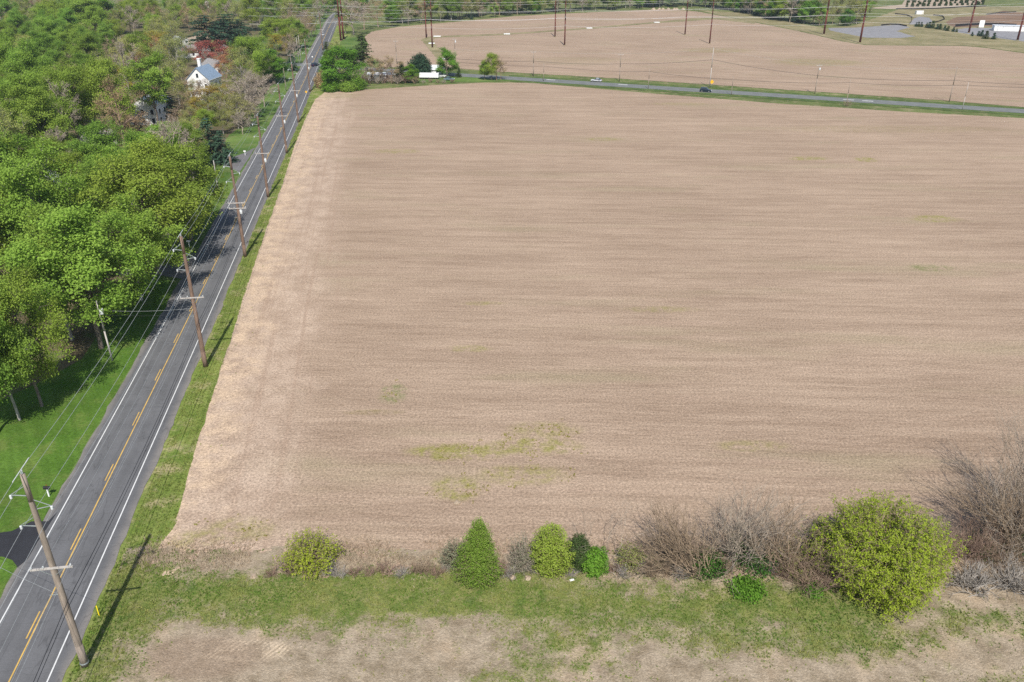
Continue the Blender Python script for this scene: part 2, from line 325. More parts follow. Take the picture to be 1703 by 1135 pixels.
poly_sheet('far_tan_path', [(300, 68), (330, 58), (350, 60), (330, 76)], .0, M['nursery'], 3, .6, seed=27)
poly_sheet('orchard_lawn', [(372, 92), (392, 74), (415, 64), (455, 61), (470, 74), (455, 92), (438, 112), (400, 112)], .0, M['farlawn'], 4, .8, seed=28)
poly_sheet('clearing_lawn', [(372, 252), (378, 226), (395, 215), (432, 212), (424, 236), (410, 250)], .0, M['farlawn'], 2, .6, seed=29)
poly_sheet('corner_lawn', [(560, 88), (570, 62), (606, 62), (612, 74), (606, 90), (640, 106), (620, 118), (570, 110)], .03, M['farlawn'], 3, .6, seed=30)
poly_sheet('corner_yard', [(690, 137), (700, 126), (760, 120), (800, 126), (880, 134), (800, 137)], .025, M['farlawn'], 2, .5, seed=31)
# verge: grass on both sides of the main road
V_ = [tuple(road(-31.4, s)[:2]) for s in np.arange(38, 700, 6)]+[tuple(road(-20, s)[:2]) for s in np.arange(700, 38, -6)]
poly_sheet('east_verge', V_, .004, M['verge'], 3, 0.15, px=False, seed=41)
V_ = [tuple(road(-40.6, s)[:2]) for s in np.arange(60, 700, 6)]+[tuple(road(-49, s)[:2]) for s in np.arange(700, 60, -6)]
poly_sheet('west_verge', V_, .004, M['farlawn'], 3, 0.15, px=False, seed=42)
poly_sheet('house_lawn', [tuple(road(-40.9, s)[:2]) for s in np.arange(52, 152, 5)]+[tuple(road(-47, s)[:2]) for s in np.arange(152, 118, -5)]+[tuple(road(-52, 112)[:2]), tuple(road(-58, 104)[:2]), tuple(road(-64, 98)[:2]), tuple(road(-90, 96)[:2]), tuple(road(-90, 52)[:2])], .02, M['lawn'], 2, .3, px=False, seed=43)

def strip(name, lat0, lat1, s0, s1, z, m, step=6.0, f=road):
    n = max(1, int((s1-s0)/step)); ss = np.linspace(s0, s1, n+1)
    V = np.array([f(l, s, z) for s in ss for l in (lat0, lat1)]); k = np.arange(n)*2
    return V, np.stack([k, k+1, k+3, k+2], 1)
def merge(parts):
    Vs, Fs, o = [], [], 0
    for V, q in parts: Vs.append(V); Fs.append(q+o); o += len(V)
    return np.concatenate(Vs), np.concatenate(Fs)
V, q = strip('r', -40.8, -31.15, -40, 860, .04, M['asphalt'], 1.5)
jit = (fbm(V[:, 1]*.45, V[:, 0]*.05+9)-.5)*.75; V[:, 0] += jit
tag(obj('main_road', np_mesh('main_road', V, q, M['asphalt'])), kind='structure')
tag(obj('edge_lines', np_mesh('edge_lines', *merge([strip('', -32.68, -32.55, -40, 860, .046, 0), strip('', -39.50, -39.37, -40, 860, .046, 0)]), M['paint'])), kind='structure')
dash = [strip('', -35.96, -35.83, -40, 860, .046, 0)]
s_ref = float(P(176, 800)[:2] @ RD); s_b = float(P(875/3.914, 560+570/3.914)[:2] @ RD)
per = 12.2
for k in range(-9, 62): dash.append(strip('', -36.32, -36.19, s_ref+k*per, s_ref+k*per+3.4, .046, 0))
tag(obj('centre_lines', np_mesh('centre_lines', *merge(dash), M['yellow'])), kind='structure')
# the side road, from the corner off to the right
A, B = P(640, 117), P(1703, 185.5); SD = (B-A)[:2]/np.linalg.norm((B-A)[:2]); SN = np.array([SD[1], -SD[0]])
def side(lat, s, z=0.0): q = A[:2]+SD*s+SN*lat; return np.array([q[0], q[1], z])
poly_sheet('side_verge', [tuple(side(-8.6, s)[:2]) for s in np.arange(60, 460, 8)]+[tuple(side(9.0, s)[:2]) for s in np.arange(460, 60, -8)], .022, M['sideverge'], 3, .5, px=False, seed=44)
V, q = strip('s', -4.3, 4.3, -70, 460, .045, 0, 6, side); tag(obj('side_road', np_mesh('side_road', V, q, M['asphalt2'])), kind='structure')
mk = []
for u, v in [(916, 133.2), (1036, 141.2), (1411, 166.4), (1443, 168.4)]:
    s = float((P(u, v)[:2]-A[:2]) @ SD); l = float((P(u, v)[:2]-A[:2]) @ SN); mk.append(strip('', l-.75, l+.75, s-2.0, s+2.0, .052, 0, 6, side))
for k in range(0, 430, 1): pass
tag(obj('stop_markings', np_mesh('stop_markings', *merge(mk), M['worn'])), kind='structure')
poly_sheet('dark_driveway', [(96, 852), (80, 868), (52, 868), (20, 884), (-40, 892), (-40, 926), (5, 926), (22, 931), (30, 944), (46, 930), (62, 902), (78, 880)], .044, M['drive'], 2, .1, seed=50)
poly_sheet('grey_driveway', [(424, 246), (408, 254), (386, 262), (372, 275), (392, 283), (398, 288), (415, 262)], .03, M['drive2'], 2, .15, seed=51)
poly_sheet('shaded_driveway', [tuple(road(-40.5, s)[:2]) for s in (149, 153, 158, 163)]+[tuple(road(-47, 163)[:2]), tuple(road(-56, 158)[:2]), tuple(road(-56, 153)[:2]), tuple(road(-46, 152)[:2])], .03, M['drive2'], 2, .15, px=False, seed=52)

# the rough strip in front: dirt track, weeds, grass; its greenness is a mask that also plants the tufts
GB = []
for u, v, wu, hv, a in [(600, 985, 330, 34, .5), (1000, 1000, 380, 34, .55), (1300, 1010, 260, 26, .4), (330, 985, 190, 34, .55), (160, 1060, 90, 95, .85), (560, 1020, 160, 46, .5), (880, 1090, 90, 60, .33), (1200, 1060, 220, 30, .3), (1560, 1050, 240, 50, .26), (1400, 1040, 200, 50, .2), (700, 960, 200, 24, .3),
                        (370, 1092, 120, 46, -.7), (700, 1075, 140, 46, -.4), (560, 1125, 160, 34, -.45), (1130, 1118, 300, 34, -.28), (1640, 1080, 90, 40, -.3), (1400, 1125, 200, 30, -.25), (440, 935, 120, 16, -.2), (640, 940, 170, 10, -.3), (200, 955, 40, 30, .1), (1640, 955, 130, 50, -.6), (760, 1030, 50, 22, -.25)]:
    p = P(u, v); GB.append((p[0], p[1], width_at(u, v, wu), abs(P(u, v-hv)[1]-P(u, v+hv)[1])/2, a))
def green_at(x, y):
    g = np.full_like(x, .21)
    for cx, cy, ax, ay, a in GB: g = g+a*np.exp(-(((x-cx)/ax)**2+((y-cy)/ay)**2))
    return g+(fbm(x*.16, y*.3)-.5)*.8+(fbm(x*.8+40, y*.8, 5)-.5)*1.1
x0, x1, y0, y1, st = -44.0, 62.0, 34.0, 68.0, .3
nx, ny = int((x1-x0)/st)+1, int((y1-y0)/st)+1
gx, gy = np.meshgrid(np.linspace(x0, x1, nx), np.linspace(y0, y1, ny)); 
gz = .006+.10*(fbm(gx*.35, gy*.35+7)-.4).clip(0)+.05*(fbm(gx*1.3, gy*1.3)-.3).clip(0)
lat = gx*RN[0]+gy*RN[1]
edge = np.clip((lat+31.2)/1.5, 0, 1); gz = gz*edge-.03*(1-edge)
G_ = green_at(gx, gy)
top = 63.0+(fbm(gx*.25, gx*0+3)-.5)*3
mask_keep = (lat > -31.6)
qi = (np.arange(ny-1)[:, None]*nx+np.arange(nx-1)[None]).ravel(); quad = np.stack([qi, qi+1, qi+nx+1, qi+nx], 1)
yy = gy.ravel(); keep = mask_keep.ravel()[qi] & (yy[qi] < (64.6+3.2*fbm(gx*.12, gx*0+5)+1.6*(fbm(gx*.9, gy*.9)-.5)).ravel()[qi])
t = NT('rough_strip'); g = t.attr('green'); n2 = t.noise(2.2, 4, .8); n1 = t.noise(.5, 5, .7)
soil = t.mix(t.ramp(n1, .32, .68), (.235, .185, .125), (.38, .31, .225)); soil = t.mix(t.math('MULTIPLY', t.ramp(t.noise(.12, 4, .6, loc=(9, 9, 0)), .5, .68), .6), soil, (.46, .35, .24))
soil = t.mix(t.math('MULTIPLY', t.ramp(t.noise((1.5, 5, 1), 3, .8, .35), .55, .7), .5), soil, (.52, .44, .34))
grs = t.mix(t.ramp(n1, .35, .65), (.115, .155, .036), (.205, .215, .07)); grs = t.mix(t.math('MULTIPLY', t.ramp(t.noise(.9, 4, .7, loc=(2, 8, 0)), .5, .66), .6), grs, (.26, .23, .115)); grs = t.mix(t.math('MULTIPLY', t.ramp(t.noise(.45, 4, .7, loc=(12, 3, 0)), .54, .66), .6), grs, (.075, .13, .03))
tp = P(405, 1082); tm_ = t.math('MULTIPLY', t.ramp(t.ellipse((tp[0], tp[1]), 6.5, 1.9), .05, .5), t.ramp(t.noise(.5, 4, .7, loc=(3, 1, 0)), .4, .55))
wv = t.n('ShaderNodeTexWave'); wv.inputs['Scale'].default_value = 1; wv.inputs['Distortion'].default_value = 3.0; wv.inputs['Detail'].default_value = 2; t.put(wv.inputs['Vector'], t.co((.8, 1.1, 1), .7))
soil = t.mix(t.math('MULTIPLY', tm_, t.ramp(wv.outputs[1], .3, .7, .35, 1.0)), soil, (.56, .45, .32)); tp = P(330, 1095); soil = t.mix(t.math('MULTIPLY', t.ramp(t.ellipse((tp[0], tp[1]), 9, 4), .0, .6), .55), soil, (.27, .195, .14))
gg = t.math('ADD', g, t.ramp(n2, .2, .8, -.34, .34)); c = t.mix(t.ramp(gg, .08, .95), soil, grs)
h = t.n('ShaderNodeHueSaturation'); t.put(h.inputs['Color'], c); t.put(h.inputs['Value'], t.ramp(t.noise(4.5, 3, .8), .25, .75, .62, 1.32, False)); t.bump(t.math('ADD', n2, t.noise(7, 2, .7)), .7, .15)
t.b.inputs['Specular IOR Level'].default_value = .05
M['strip'] = t.color(h.outputs[0])
tag(obj('rough_ground', np_mesh('rough_ground', np.stack([gx.ravel(), gy.ravel(), gz.ravel()], 1), quad[keep], M['strip'], {'green': G_.ravel()}, True)), kind='structure')

# ---- tufts: blades in one mesh of stuff
def blades(n_pts, x, y, z, hmin, hmax, wid, tint, lean=.5, k=3, r=rng):
    n = len(x); V = []; T = []
    base = np.stack([x, y, z], 1)
    for j in range(k):
        a = r.uniform(0, 2*math.pi, n); hh = r.uniform(hmin, hmax, n); ww = wid*r.uniform(.6, 1.4, n); off = r.normal(0, wid*.6, (n, 2))
        b = base.copy(); b[:, :2] += off; ca, sa = np.cos(a), np.sin(a)
        l = b+np.stack([-ca*ww, -sa*ww, hh*0-.02], 1); rr = b+np.stack([ca*ww, sa*ww, hh*0-.02], 1)
        la = r.uniform(0, 2*math.pi, n); tp = b+np.stack([np.cos(la)*lean*hh, np.sin(la)*lean*hh, hh], 1)
        V.append(np.stack([l, rr, tp], 1)); T.append(np.repeat(np.clip(tint+r.normal(0, .15, n), 0, 1), 3))
    V = np.concatenate(V).reshape(-1, 3)
    return V, np.arange(len(V)).reshape(-1, 3), np.concatenate(T)
M['tuft'] = leaf_mat('grass_blade', (.085, .145, .026), (.235, .235, .075), .3, 0, 0)
M['strawblade'] = leaf_mat('dry_stem', (.30, .22, .15), (.46, .38, .28), .15, 0, 0)
x = rng.uniform(-42, 60, 150000); y = rng.uniform(36, 66.5, 150000); g = green_at(x, y); la = x*RN[0]+y*RN[1]
ok = ((g+rng.normal(0, .12, len(g)) > .42) & (rng.random(len(g)) < .5) | (rng.random(len(g)) < .09*np.clip(g*2+.5, 0, 1)) & (fbm(x*.6+5, y*.6) > .5)) & (la > -30.9); x, y, g = x[ok], y[ok], g[ok]
V, q, T = blades(0, x, y, x*0, .05, .24, .075, (1.5-2.3*fbm(x*.45+12, y*.45+3)).clip(0, 1)+.25*(rng.random(len(x)) < .15))
tag(obj('rough_grass', np_mesh('rough_grass', V, q, M['tuft'], {'tint': T})), 'low green weeds and grass tufts over the rough strip', 'grass', kind='stuff')
# verge blades along the east side of the main road, and along the field edge
s = rng.uniform(62, 330, 26000); l = -30.9+rng.beta(1.1, 1.3, 26000)*7.6; pts = np.array([road(a, b) for a, b in zip(l, s)])
fp = np.array([P(*q)[:2] for q in FIELD])
def inside(x, y, poly):
    r = np.zeros(len(x), bool); n = len(poly); j = n-1
    for i in range(n):
        xi, yi, xj, yj = *poly[i], *poly[j]; c = ((yi > y) != (yj > y)) & (x < (xj-xi)*(y-yi)/(yj-yi+1e-12)+xi); r ^= c; j = i
    return r
ins = inside(pts[:, 0], pts[:, 1], fp); keep = ((~ins) | (rng.random(len(pts)) < .006)) & (fbm(pts[:, 0]*.5, pts[:, 1]*.2+3) < .62); pts = pts[keep]
V, q, T = blades(0, pts[:, 0], pts[:, 1], pts[:, 2], .05, .19, .1, .2+.7*fbm(pts[:, 0]*.4, pts[:, 1]*.15))
tag(obj('verge_grass', np_mesh('verge_grass', V, q, M['tuft'], {'tint': T})), 'unmown grass along the verge between road and field', 'grass', kind='stuff')
# weeds in the field patches
xs, ys = [], []
for (cx, cy), ax, ay, amt, col in WEEDS[:6]+WEEDS[-2:]:
    n = int(ax*ay*10); a = rng.uniform(0, 2*math.pi, n); r = np.sqrt(rng.random(n)); xx, yy = cx+ax*r*np.cos(a), cy+ay*r*np.sin(a)
    k = fbm(xx*.7, yy*.7) > .5+.2*r; xs.append(xx[k]); ys.append(yy[k])
x, y = np.concatenate(xs), np.concatenate(ys); ok = inside(x, y, fp); x, y = x[ok], y[ok]
V, q, T = blades(0, x, y, x*0, .08, .24, .12, .5+.5*fbm(x, y)); M['weed'] = leaf_mat('weed_leaf', (.15, .17, .035), (.30, .28, .07), .25, 0, 0)
tag(obj('field_weeds', np_mesh('field_weeds', V, q, M['weed'], {'tint': T})), 'yellow green weeds in patches on the stubble field', 'weeds', kind='stuff')
# dry stems along the hedge foot
x = rng.uniform(-40, 64, 16000); y = 65.5+rng.normal(0, 1.5, 16000)+np.where(x > 38, rng.uniform(-4, 2, 16000), 0); ok = fbm(x*.2, y*.2) > .45; x, y = x[ok], y[ok]
ok = (x*RN[0]+y*RN[1] > -29) ; x, y = x[ok], y[ok]
V, q, T = blades(0, x, y, x*0, .1, .45, .03, .2+.6*rng.random(len(x)), .7)
tag(obj('dry_weeds', np_mesh('dry_weeds', V, q, M['strawblade'], {'tint': T})), 'dry tan weed stems along the foot of the hedgerow', 'weeds', kind='stuff')

x = rng.uniform(-40, 60, 26000); y = rng.uniform(36, 64, 26000); ok = (x*RN[0]+y*RN[1] > -29) & (fbm(x*.35+8, y*.35) > .46); x, y = x[ok], y[ok]
V, q, T = blades(0, x, y, x*0, .03, .12, .025, .3+.6*rng.random(len(x)), 1.4, 2)
tag(obj('dead_stubble', np_mesh('dead_stubble', V, q, M['strawblade'], {'tint': T})), 'flattened straw and dead stems on the bare soil in front', 'straw', kind='stuff')
# ================================================================== TREES AND SHRUBS
M['bark'] = bark_mat('grey_brown_bark', (.17, .14, .115)); M['palebark'] = bark_mat('pale_grey_bark', (.33, .30, .265)); M['twig'] = bark_mat('bare_twig', (.30, .225, .155)); M['greytwig'] = bark_mat('grey_twig', (.35, .295, .235))
M['pinktwig'] = bark_mat('budding_twig', (.30, .205, .155))
LEAF = {
 'vivid':  leaf_mat('vivid_green_leaf', (.118, .196, .030), (.208, .305, .055), .4, .015, .16),
 'lime':   leaf_mat('yellow_green_leaf', (.152, .215, .03), (.235, .305, .055), .4, .012, .14),
 'gold':   leaf_mat('sunny_lime_leaf', (.20, .26, .025), (.305, .37, .045), .4, .01, .1),
 'olive':  leaf_mat('olive_bud_leaf', (.18, .195, .055), (.27, .28, .09), .35, .015, .15),
 'tan':    leaf_mat('tan_bud_leaf', (.235, .18, .09), (.32, .25, .135), .3, .015, .15),
 'orange': leaf_mat('amber_leaf', (.24, .19, .035), (.33, .26, .055), .35, .012, .12),
 'rust':   leaf_mat('rust_red_leaf', (.25, .115, .06), (.34, .17, .095), .3, .01, .1),
 'red':    leaf_mat('crimson_leaf', (.20, .052, .048), (.30, .095, .082), .3, .01, .1),
 'purple': leaf_mat('dark_purple_leaf', (.07, .016, .022), (.12, .03, .04), .25, .01, .1),
 'spruce': leaf_mat('blue_green_needle', (.03, .068, .04), (.065, .115, .068), .15, .01, .15),
 'cedar':  leaf_mat('dark_cedar_needle', (.04, .065, .022), (.085, .115, .04), .15, .015, .15),
 'holly':  leaf_mat('deep_green_leaf', (.035, .095, .018), (.075, .155, .03), .25, .01, .1),
 'bright': leaf_mat('fresh_bright_leaf', (.075, .165, .02), (.135, .24, .034), .4, .01, .12),
 'sage':   leaf_mat('grey_green_leaf', (.17, .18, .11), (.25, .255, .17), .25, .01, .1),
}
class Grow:
    def __init__(s): s.a = {k: ([], [], [], []) for k in (6, 4, 3)}; s.tips = []
    def seg(s, pts, r0, r1, sides):
        A = s.a[sides]; n = len(pts)-1
        for i in range(n):
            A[0].append(pts[i]); A[1].append(pts[i+1]); A[2].append(r0+(r1-r0)*i/n); A[3].append(r0+(r1-r0)*(i+1)/n)
    def mesh(s, name, m):
        parts = []
        for k, A in s.a.items():
            if A[0]: parts.append(tubes(A[0], A[1], A[2], A[3], k))
        V, q = merge(parts); return np_mesh(name, V, q, m, smooth=True)
def curve(a, b, n, bow, r, jit):
    ts = np.linspace(0, 1, n+1)[:, None]; L = np.linalg.norm(b-a); pts = a+(b-a)*ts
    pts[:, 2] += np.sin(ts[:, 0]*math.pi)*bow*L; pts[1:-1] += r.normal(0, jit*L, (n-1, 3)) if n > 1 else 0
    return pts
def rdir(r, up=0.0, flat=1.0):
    v = r.normal(0, 1, 3); v[2] = v[2]*flat+up; return v/np.linalg.norm(v)
def leaves(cent, out, n, size, rad, r, flatten=.5, upw=1.05, aspect=.75):
    m = len(cent)*n; C = np.repeat(cent, n, 0)+r.normal(0, 1, (m, 3))*np.array([rad, rad, rad*flatten]); O = np.repeat(out, n, 0)
    N = O*.6+r.normal(0, .65, (m, 3)); N[:, 2] += upw; N /= np.linalg.norm(N, axis=1, keepdims=True)
    a = np.cross(N, r.normal(0, 1, (m, 3))); a /= np.linalg.norm(a, axis=1, keepdims=True)+1e-9; b = np.cross(N, a); s = size*r.uniform(.6, 1.3, m)[:, None]/2
    fold = N*s*.25
    V = np.stack([C-a*s, C-b*s*aspect+fold, C+a*s, C+b*s*aspect+fold], 1).reshape(-1, 3)
    T = np.repeat(np.clip(np.repeat(r.uniform(0, 1, len(cent)), n)*.7+r.uniform(0, .3, m), 0, 1), 4)
    return V, np.arange(len(V)).reshape(-1, 4), T
def broadleaf(seed, h, R, base=.3, npri=10, nsec=6, nter=4, nl=26, size=.42, cl=.62, leafm=None, bark='bark', twigs=0, low=-.35, asp=1.0, thick=1.0):
    r = np.random.default_rng(seed); g = Grow(); rt = h*.016*thick+.05 if twigs < 2 else h*.013+.05
    Rz = (h*(1-base))/2*1.02; cc = np.array([0, 0, h*base+Rz*.98])
    tr = curve(np.zeros(3), np.array([r.normal(0, .3), r.normal(0, .3), h*.82]), 7, 0, r, .012); g.seg(tr, rt, rt*.25, 6)
    cents = []; outs = []
    lob = r.uniform(.66, 1.18, npri)
    for i in range(npri):
        f = i/(npri-1); e = math.asin(np.clip(low+(1-low)*f*.98, -1, 1)); az = i*2.4+r.uniform(-.4, .4)
        tip = cc+np.array([R*math.cos(e)*math.cos(az), R*asp*math.cos(e)*math.sin(az), Rz*math.sin(e)])*lob[i]
        t0 = np.clip(.3+.6*f, 0, .95)*.82; st = np.array([np.interp(t0*h, tr[:, 2], tr[:, k]) for k in range(3)])
        if st[2] > tip[2]: st[2] = max(h*.2, tip[2]-.1*h)
        pr = curve(st, tip, 5, .08, r, .035); g.seg(pr, rt*(.55-.25*f), .035*thick, 4)
        for j in range(nsec):
            u = r.uniform(.35, 1.0); k = u*5; i0 = min(int(k), 4); a = pr[i0]+(pr[i0+1]-pr[i0])*(k-i0)
            d = rdir(r, .15, .7); o = a-cc; o = o/(np.linalg.norm(o)+1e-6); d = d+o*.9; d /= np.linalg.norm(d)
            b = a+d*R*r.uniform(.25, .48); sc = curve(a, b, 3, .05, r, .05); g.seg(sc, .05*thick, .02*thick, 3)
            for m in range(nter):
                u2 = r.uniform(.3, 1); c = a+(b-a)*u2; d2 = rdir(r, .2, .7)+o*.6; d2 /= np.linalg.norm(d2); e_ = c+d2*R*r.uniform(.12, .26)
                g.seg(np.array([c, (c+e_)/2+r.normal(0, .05, 3), e_]), .028*thick, .012*thick, 3); cents.append(e_); outs.append((e_-cc)/np.linalg.norm(e_-cc))
                for w_ in range(twigs):
                    c3 = c+(e_-c)*r.uniform(.3, 1); d3 = rdir(r, .35, .8)+o*.5; d3 /= np.linalg.norm(d3); g.seg(np.array([c3, c3+d3*R*r.uniform(.08, .17)]), .02*thick, .009*thick, 3)
            cents.append(b); outs.append(o)
    tm = g.mesh('trunk', M[bark]); cm = None
    if nl:
        V, q, T = leaves(np.array(cents), np.array(outs), nl, size, cl, r); cm = np_mesh('crown', V, q, leafm, {'tint': T})
    return tm, cm, h
def conifer(seed, h, R, leafm, levels=16, per=8, droop=.25, taper=.85, nl=9, base=.08, size=.6, rough=.12):
    r = np.random.default_rng(seed); g = Grow(); g.seg(np.array([[0, 0, 0], [0, 0, h*.5], [0, 0, h]]), h*.016+.06, .03, 6); C = []; O = []
    for i in range(levels):
        f = i/levels; z = h*(base+(1-base)*f*.97); L0 = R*(1-f)**taper*(1+rough*r.normal())+.12
        for k in range(max(4, int(per*(1-.4*f)))):
            az = k*2*math.pi/per+i*.7+r.uniform(-.3, .3); L = L0*r.uniform(.75, 1.12); d = np.array([math.cos(az), math.sin(az), 0])
            a = np.array([0, 0, z]); b = a+d*L+np.array([0, 0, -droop*L+.12*L*f]); g.seg(np.array([a, (a+b)/2+np.array([0, 0, .06*L]), b]), .05, .015, 3)
            for u in np.linspace(.25, 1, max(3, int(L/R*nl))): C.append(a+(b-a)*u+np.array([0, 0, .06*L*math.sin(u*3.1)])); O.append(d)
    V, q, T = leaves(np.array(C), np.array(O), 5, size, size*.42, r, .35, .9, .5)
    return g.mesh('trunk', M['bark']), np_mesh('crown', V, q, leafm, {'tint': T}), h
def shrub(seed, h, R, shape, leafm, stems=60, nl=16, size=.16, cl=.2, bark='twig', inner=.35, flat=.8, thick=1.0, per=5, twig=2, skew=0.0):
    """many stems from the foot out to a rounded, conical or egg shaped outline"""
    r = np.random.default_rng(seed); g = Grow(); C = []; O = []; cc = np.array([0, 0, h*.45])
    for i in range(stems):
        f = (i+.5)/stems; az = i*2.39996+r.uniform(-.2, .2)
        if shape == 'cone': z = h*(.06+.94*f); rad = R*min(1, (1-f)**.75*1.08+.03)*(1 if z > .22*h else .55+2*z/h)
        elif shape == 'egg': z = h*(.05+.95*f); rad = R*math.sqrt(max(0, 1-((z/h-.38)/.63)**2))
        else: z = h*(.08+.92*f); rad = R*math.sqrt(max(0, 1-((z/h-.45)/.57)**2))
        rad *= r.uniform(.8, 1.08)*(1.2 if r.random() < .07 else 1)*(.74+.52*float(vnoise(np.array([az % 6.2832*1.1+seed*7]), np.array([z/h*3.3+seed]))[0])); tip = np.array([rad*math.cos(az)+skew*z, rad*math.sin(az), z*r.uniform(.94, 1.05)])
        st = np.array([r.normal(0, .1*R), r.normal(0, .1*R), 0]) if shape != 'cone' else np.array([r.normal(0, .03), r.normal(0, .03), z*.55])
        pts = curve(st, tip, 4, .07, r, .03); g.seg(pts, .045*thick, .012*thick, 3)
        for u in np.linspace(inner, 1, per):
            k = u*4; i0 = min(int(k), 3); c = pts[i0]+(pts[i0+1]-pts[i0])*(k-i0); o = c-cc; o = o/(np.linalg.norm(o)+1e-6); C.append(c); O.append(o)
            for w_ in range(twig):
                d = rdir(r, .2)+o*.8; d /= np.linalg.norm(d); e = c+d*R*r.uniform(.1, .25); g.seg(np.array([c, e]), .016*thick, .007*thick, 3); C.append(e); O.append(o)
    cm = None
    if nl:
        V, q, T = leaves(np.array(C), np.array(O), nl, size, cl, r, flat, .5); V[:, 2] = np.maximum(V[:, 2], .02); cm = np_mesh('foliage', V, q, leafm, {'tint': T})
    return g.mesh('stems', M[bark]), cm, h
def thicket(seed, h, R, stems=26, lean=(0, 0), bark='twig', spread=1.0, lv=4, thick=1.0):
    """bare many-stemmed brush"""
    r = np.random.default_rng(seed); g = Grow()
    def rec(a, d, L, rad, k):
        n = 3; pts = [a]
        for i in range(n): d = d+r.normal(0, .13, 3)+np.array([0, 0, .03]); d /= np.linalg.norm(d); pts.append(pts[-1]+d*L/n)
        g.seg(np.array(pts), rad, rad*.55, 4 if k == lv else 3)
        if k == 0: return
        for j in range(3 if k > 1 else 3):
            u = r.uniform(.3, 1)*n; i0 = min(int(u), n-1); c = pts[i0]+(pts[i0+1]-pts[i0])*(u-i0); dd = d+r.normal(0, .42, 3); dd[2] += .1; dd /= np.linalg.norm(dd)
            rec(c, dd, L*r.uniform(.55, .85), rad*.6, k-1)
    for i in range(stems):
        az = r.uniform(0, 2*math.pi); d = np.array([math.cos(az)*.75*spread+lean[0], math.sin(az)*.6*spread+lean[1], 1.0]); d /= np.linalg.norm(d)
        rec(np.array([r.normal(0, .22*R), r.normal(0, .15*R), 0]), d, h*r.uniform(.45, .7), .035*thick, lv-1)
    return g.mesh('stems', M[bark]), None, h
def plant(name, proto, label, cat, loc, rz=0.0, sc=1.0, group=None, crown='crown', trunk='trunk'):
    o = thing(name, label, cat, tuple(loc), rz, group, sc)
    obj(trunk, proto[0], o)
    if proto[1] is not None: obj(crown, proto[1], o)
    return o

PR = {}
PR['vivid'] = [broadleaf(100+i, 18, 6.2, .24, 14, 8, 4, 58, .33, .68, LEAF['vivid'], 'bark' if i % 2 else 'palebark') for i in range(4)]
PR['lime'] = [broadleaf(120+i, 16, 6.0, .22, 14, 8, 4, 50, .29, .68, LEAF['lime'], 'bark') for i in range(3)]
PR['olive'] = [broadleaf(140+i, 16, 5.4, .25, 13, 7, 4, 20, .29, .6, LEAF['olive'], 'palebark', 1) for i in range(3)]
PR['tan'] = [broadleaf(160+i, 15, 5.0, .22, 10, 6, 4, 11, .30, .5, LEAF['tan'], 'pinktwig', 1) for i in range(2)]
PR['orange'] = [broadleaf(170, 13, 5.0, .2, 11, 6, 4, 20, .34, .55, LEAF['orange'], 'bark')]
PR['rust'] = [broadleaf(180, 14, 5.0, .2, 11, 6, 4, 16, .34, .6, LEAF['rust'], 'pinktwig', 1)]
PR['red'] = [broadleaf(190, 13, 6.0, .2, 13, 8, 4, 30, .34, .7, LEAF['red'], 'bark')]
PR['bare'] = [broadleaf(200+i, 16, 5.2, .2, 12, 7, 5, 0, 0, 0, None, 'greytwig' if i else 'twig', 3, thick=1.5) for i in range(3)]
PR['spruce'] = [conifer(220+i, 15, 4.2, LEAF['spruce'], nl=10) for i in range(2)]
PR['pine'] = [conifer(230+i, 17, 8.0, LEAF['spruce'], 13, 9, .02, .45, 13, .1, .85, .2) for i in range(2)]
PR['cedar'] = [conifer(240+i, 10, 2.6, LEAF['cedar'], 15, 8, .05, .7, 8, .05, .55, .15) for i in range(2)]
PR['fresh'] = [broadleaf(250+i, 12, 5.0, .16, 12, 7, 4, 34, .38, .6, LEAF['bright'], 'bark', low=-.6) for i in range(2)]

LM = []     # named landmarks for labels
def lm(name, u, v): LM.append((name, P(u, v)[:2]))
PLACED = []  # (species, root)
ADJ = {'vivid': 'vivid green leafy tree', 'lime': 'yellow green leafy tree', 'olive': 'olive budding tree', 'tan': 'tan budding tree', 'bare': 'bare grey tree', 'spruce': 'dark blue green spruce', 'cedar': 'dark narrow cedar', 'fresh': 'fresh bright green tree', 'orange': 'amber leaved tree'}
NAME = {'vivid': 'maple_tree', 'lime': 'ash_tree', 'olive': 'oak_tree', 'tan': 'budding_tree', 'bare': 'bare_tree', 'spruce': 'spruce_tree', 'cedar': 'cedar_tree', 'fresh': 'green_tree', 'orange': 'amber_tree', 'rust': 'rust_tree', 'red': 'red_tree', 'pine': 'pine_tree'}
used_xy = []
def tree_px(sp, u, v, vt, label=None, wpx=None, rz=None, cat='tree', var=None):
    pr = PR[sp][rng.integers(min(4, len(PR[sp]))) if var is None else var]; p = P(u, v); hh = height_at(u, v, vt); sc = hh/pr[2]
    s3 = sc
    if wpx:
        bb = pr[1] if pr[1] is not None else pr[0]; xs = np.empty(len(bb.vertices)*3, np.float32); bb.vertices.foreach_get('co', xs); Rm = np.percentile(np.abs(xs[0::3]), 97)
        k = width_at(u, v, wpx)/2/Rm; s3 = (k, k, sc)
    o = plant(NAME[sp], pr, label, cat, (p[0], p[1], 0), rng.uniform(0, 6.28) if rz is None else rz, s3)
    used_xy.append((p[0], p[1], max(3.0, (s3[0] if wpx else sc)*4))); 
    if label is None and sp == 'rust': o['label'] = 'brownish red tree at the outer side of the crimson tree'
    elif label is None: PLACED.append((sp, o))
    return o
ORD = ['', 'second ', 'third ', 'fourth ', 'fifth ', 'sixth ', 'seventh ', 'eighth ', 'ninth ', 'tenth ', 'eleventh ', 'twelfth ', 'thirteenth ', 'fourteenth ', 'fifteenth ', 'sixteenth ', 'seventeenth ', 'eighteenth ', 'nineteenth ', 'twentieth ']
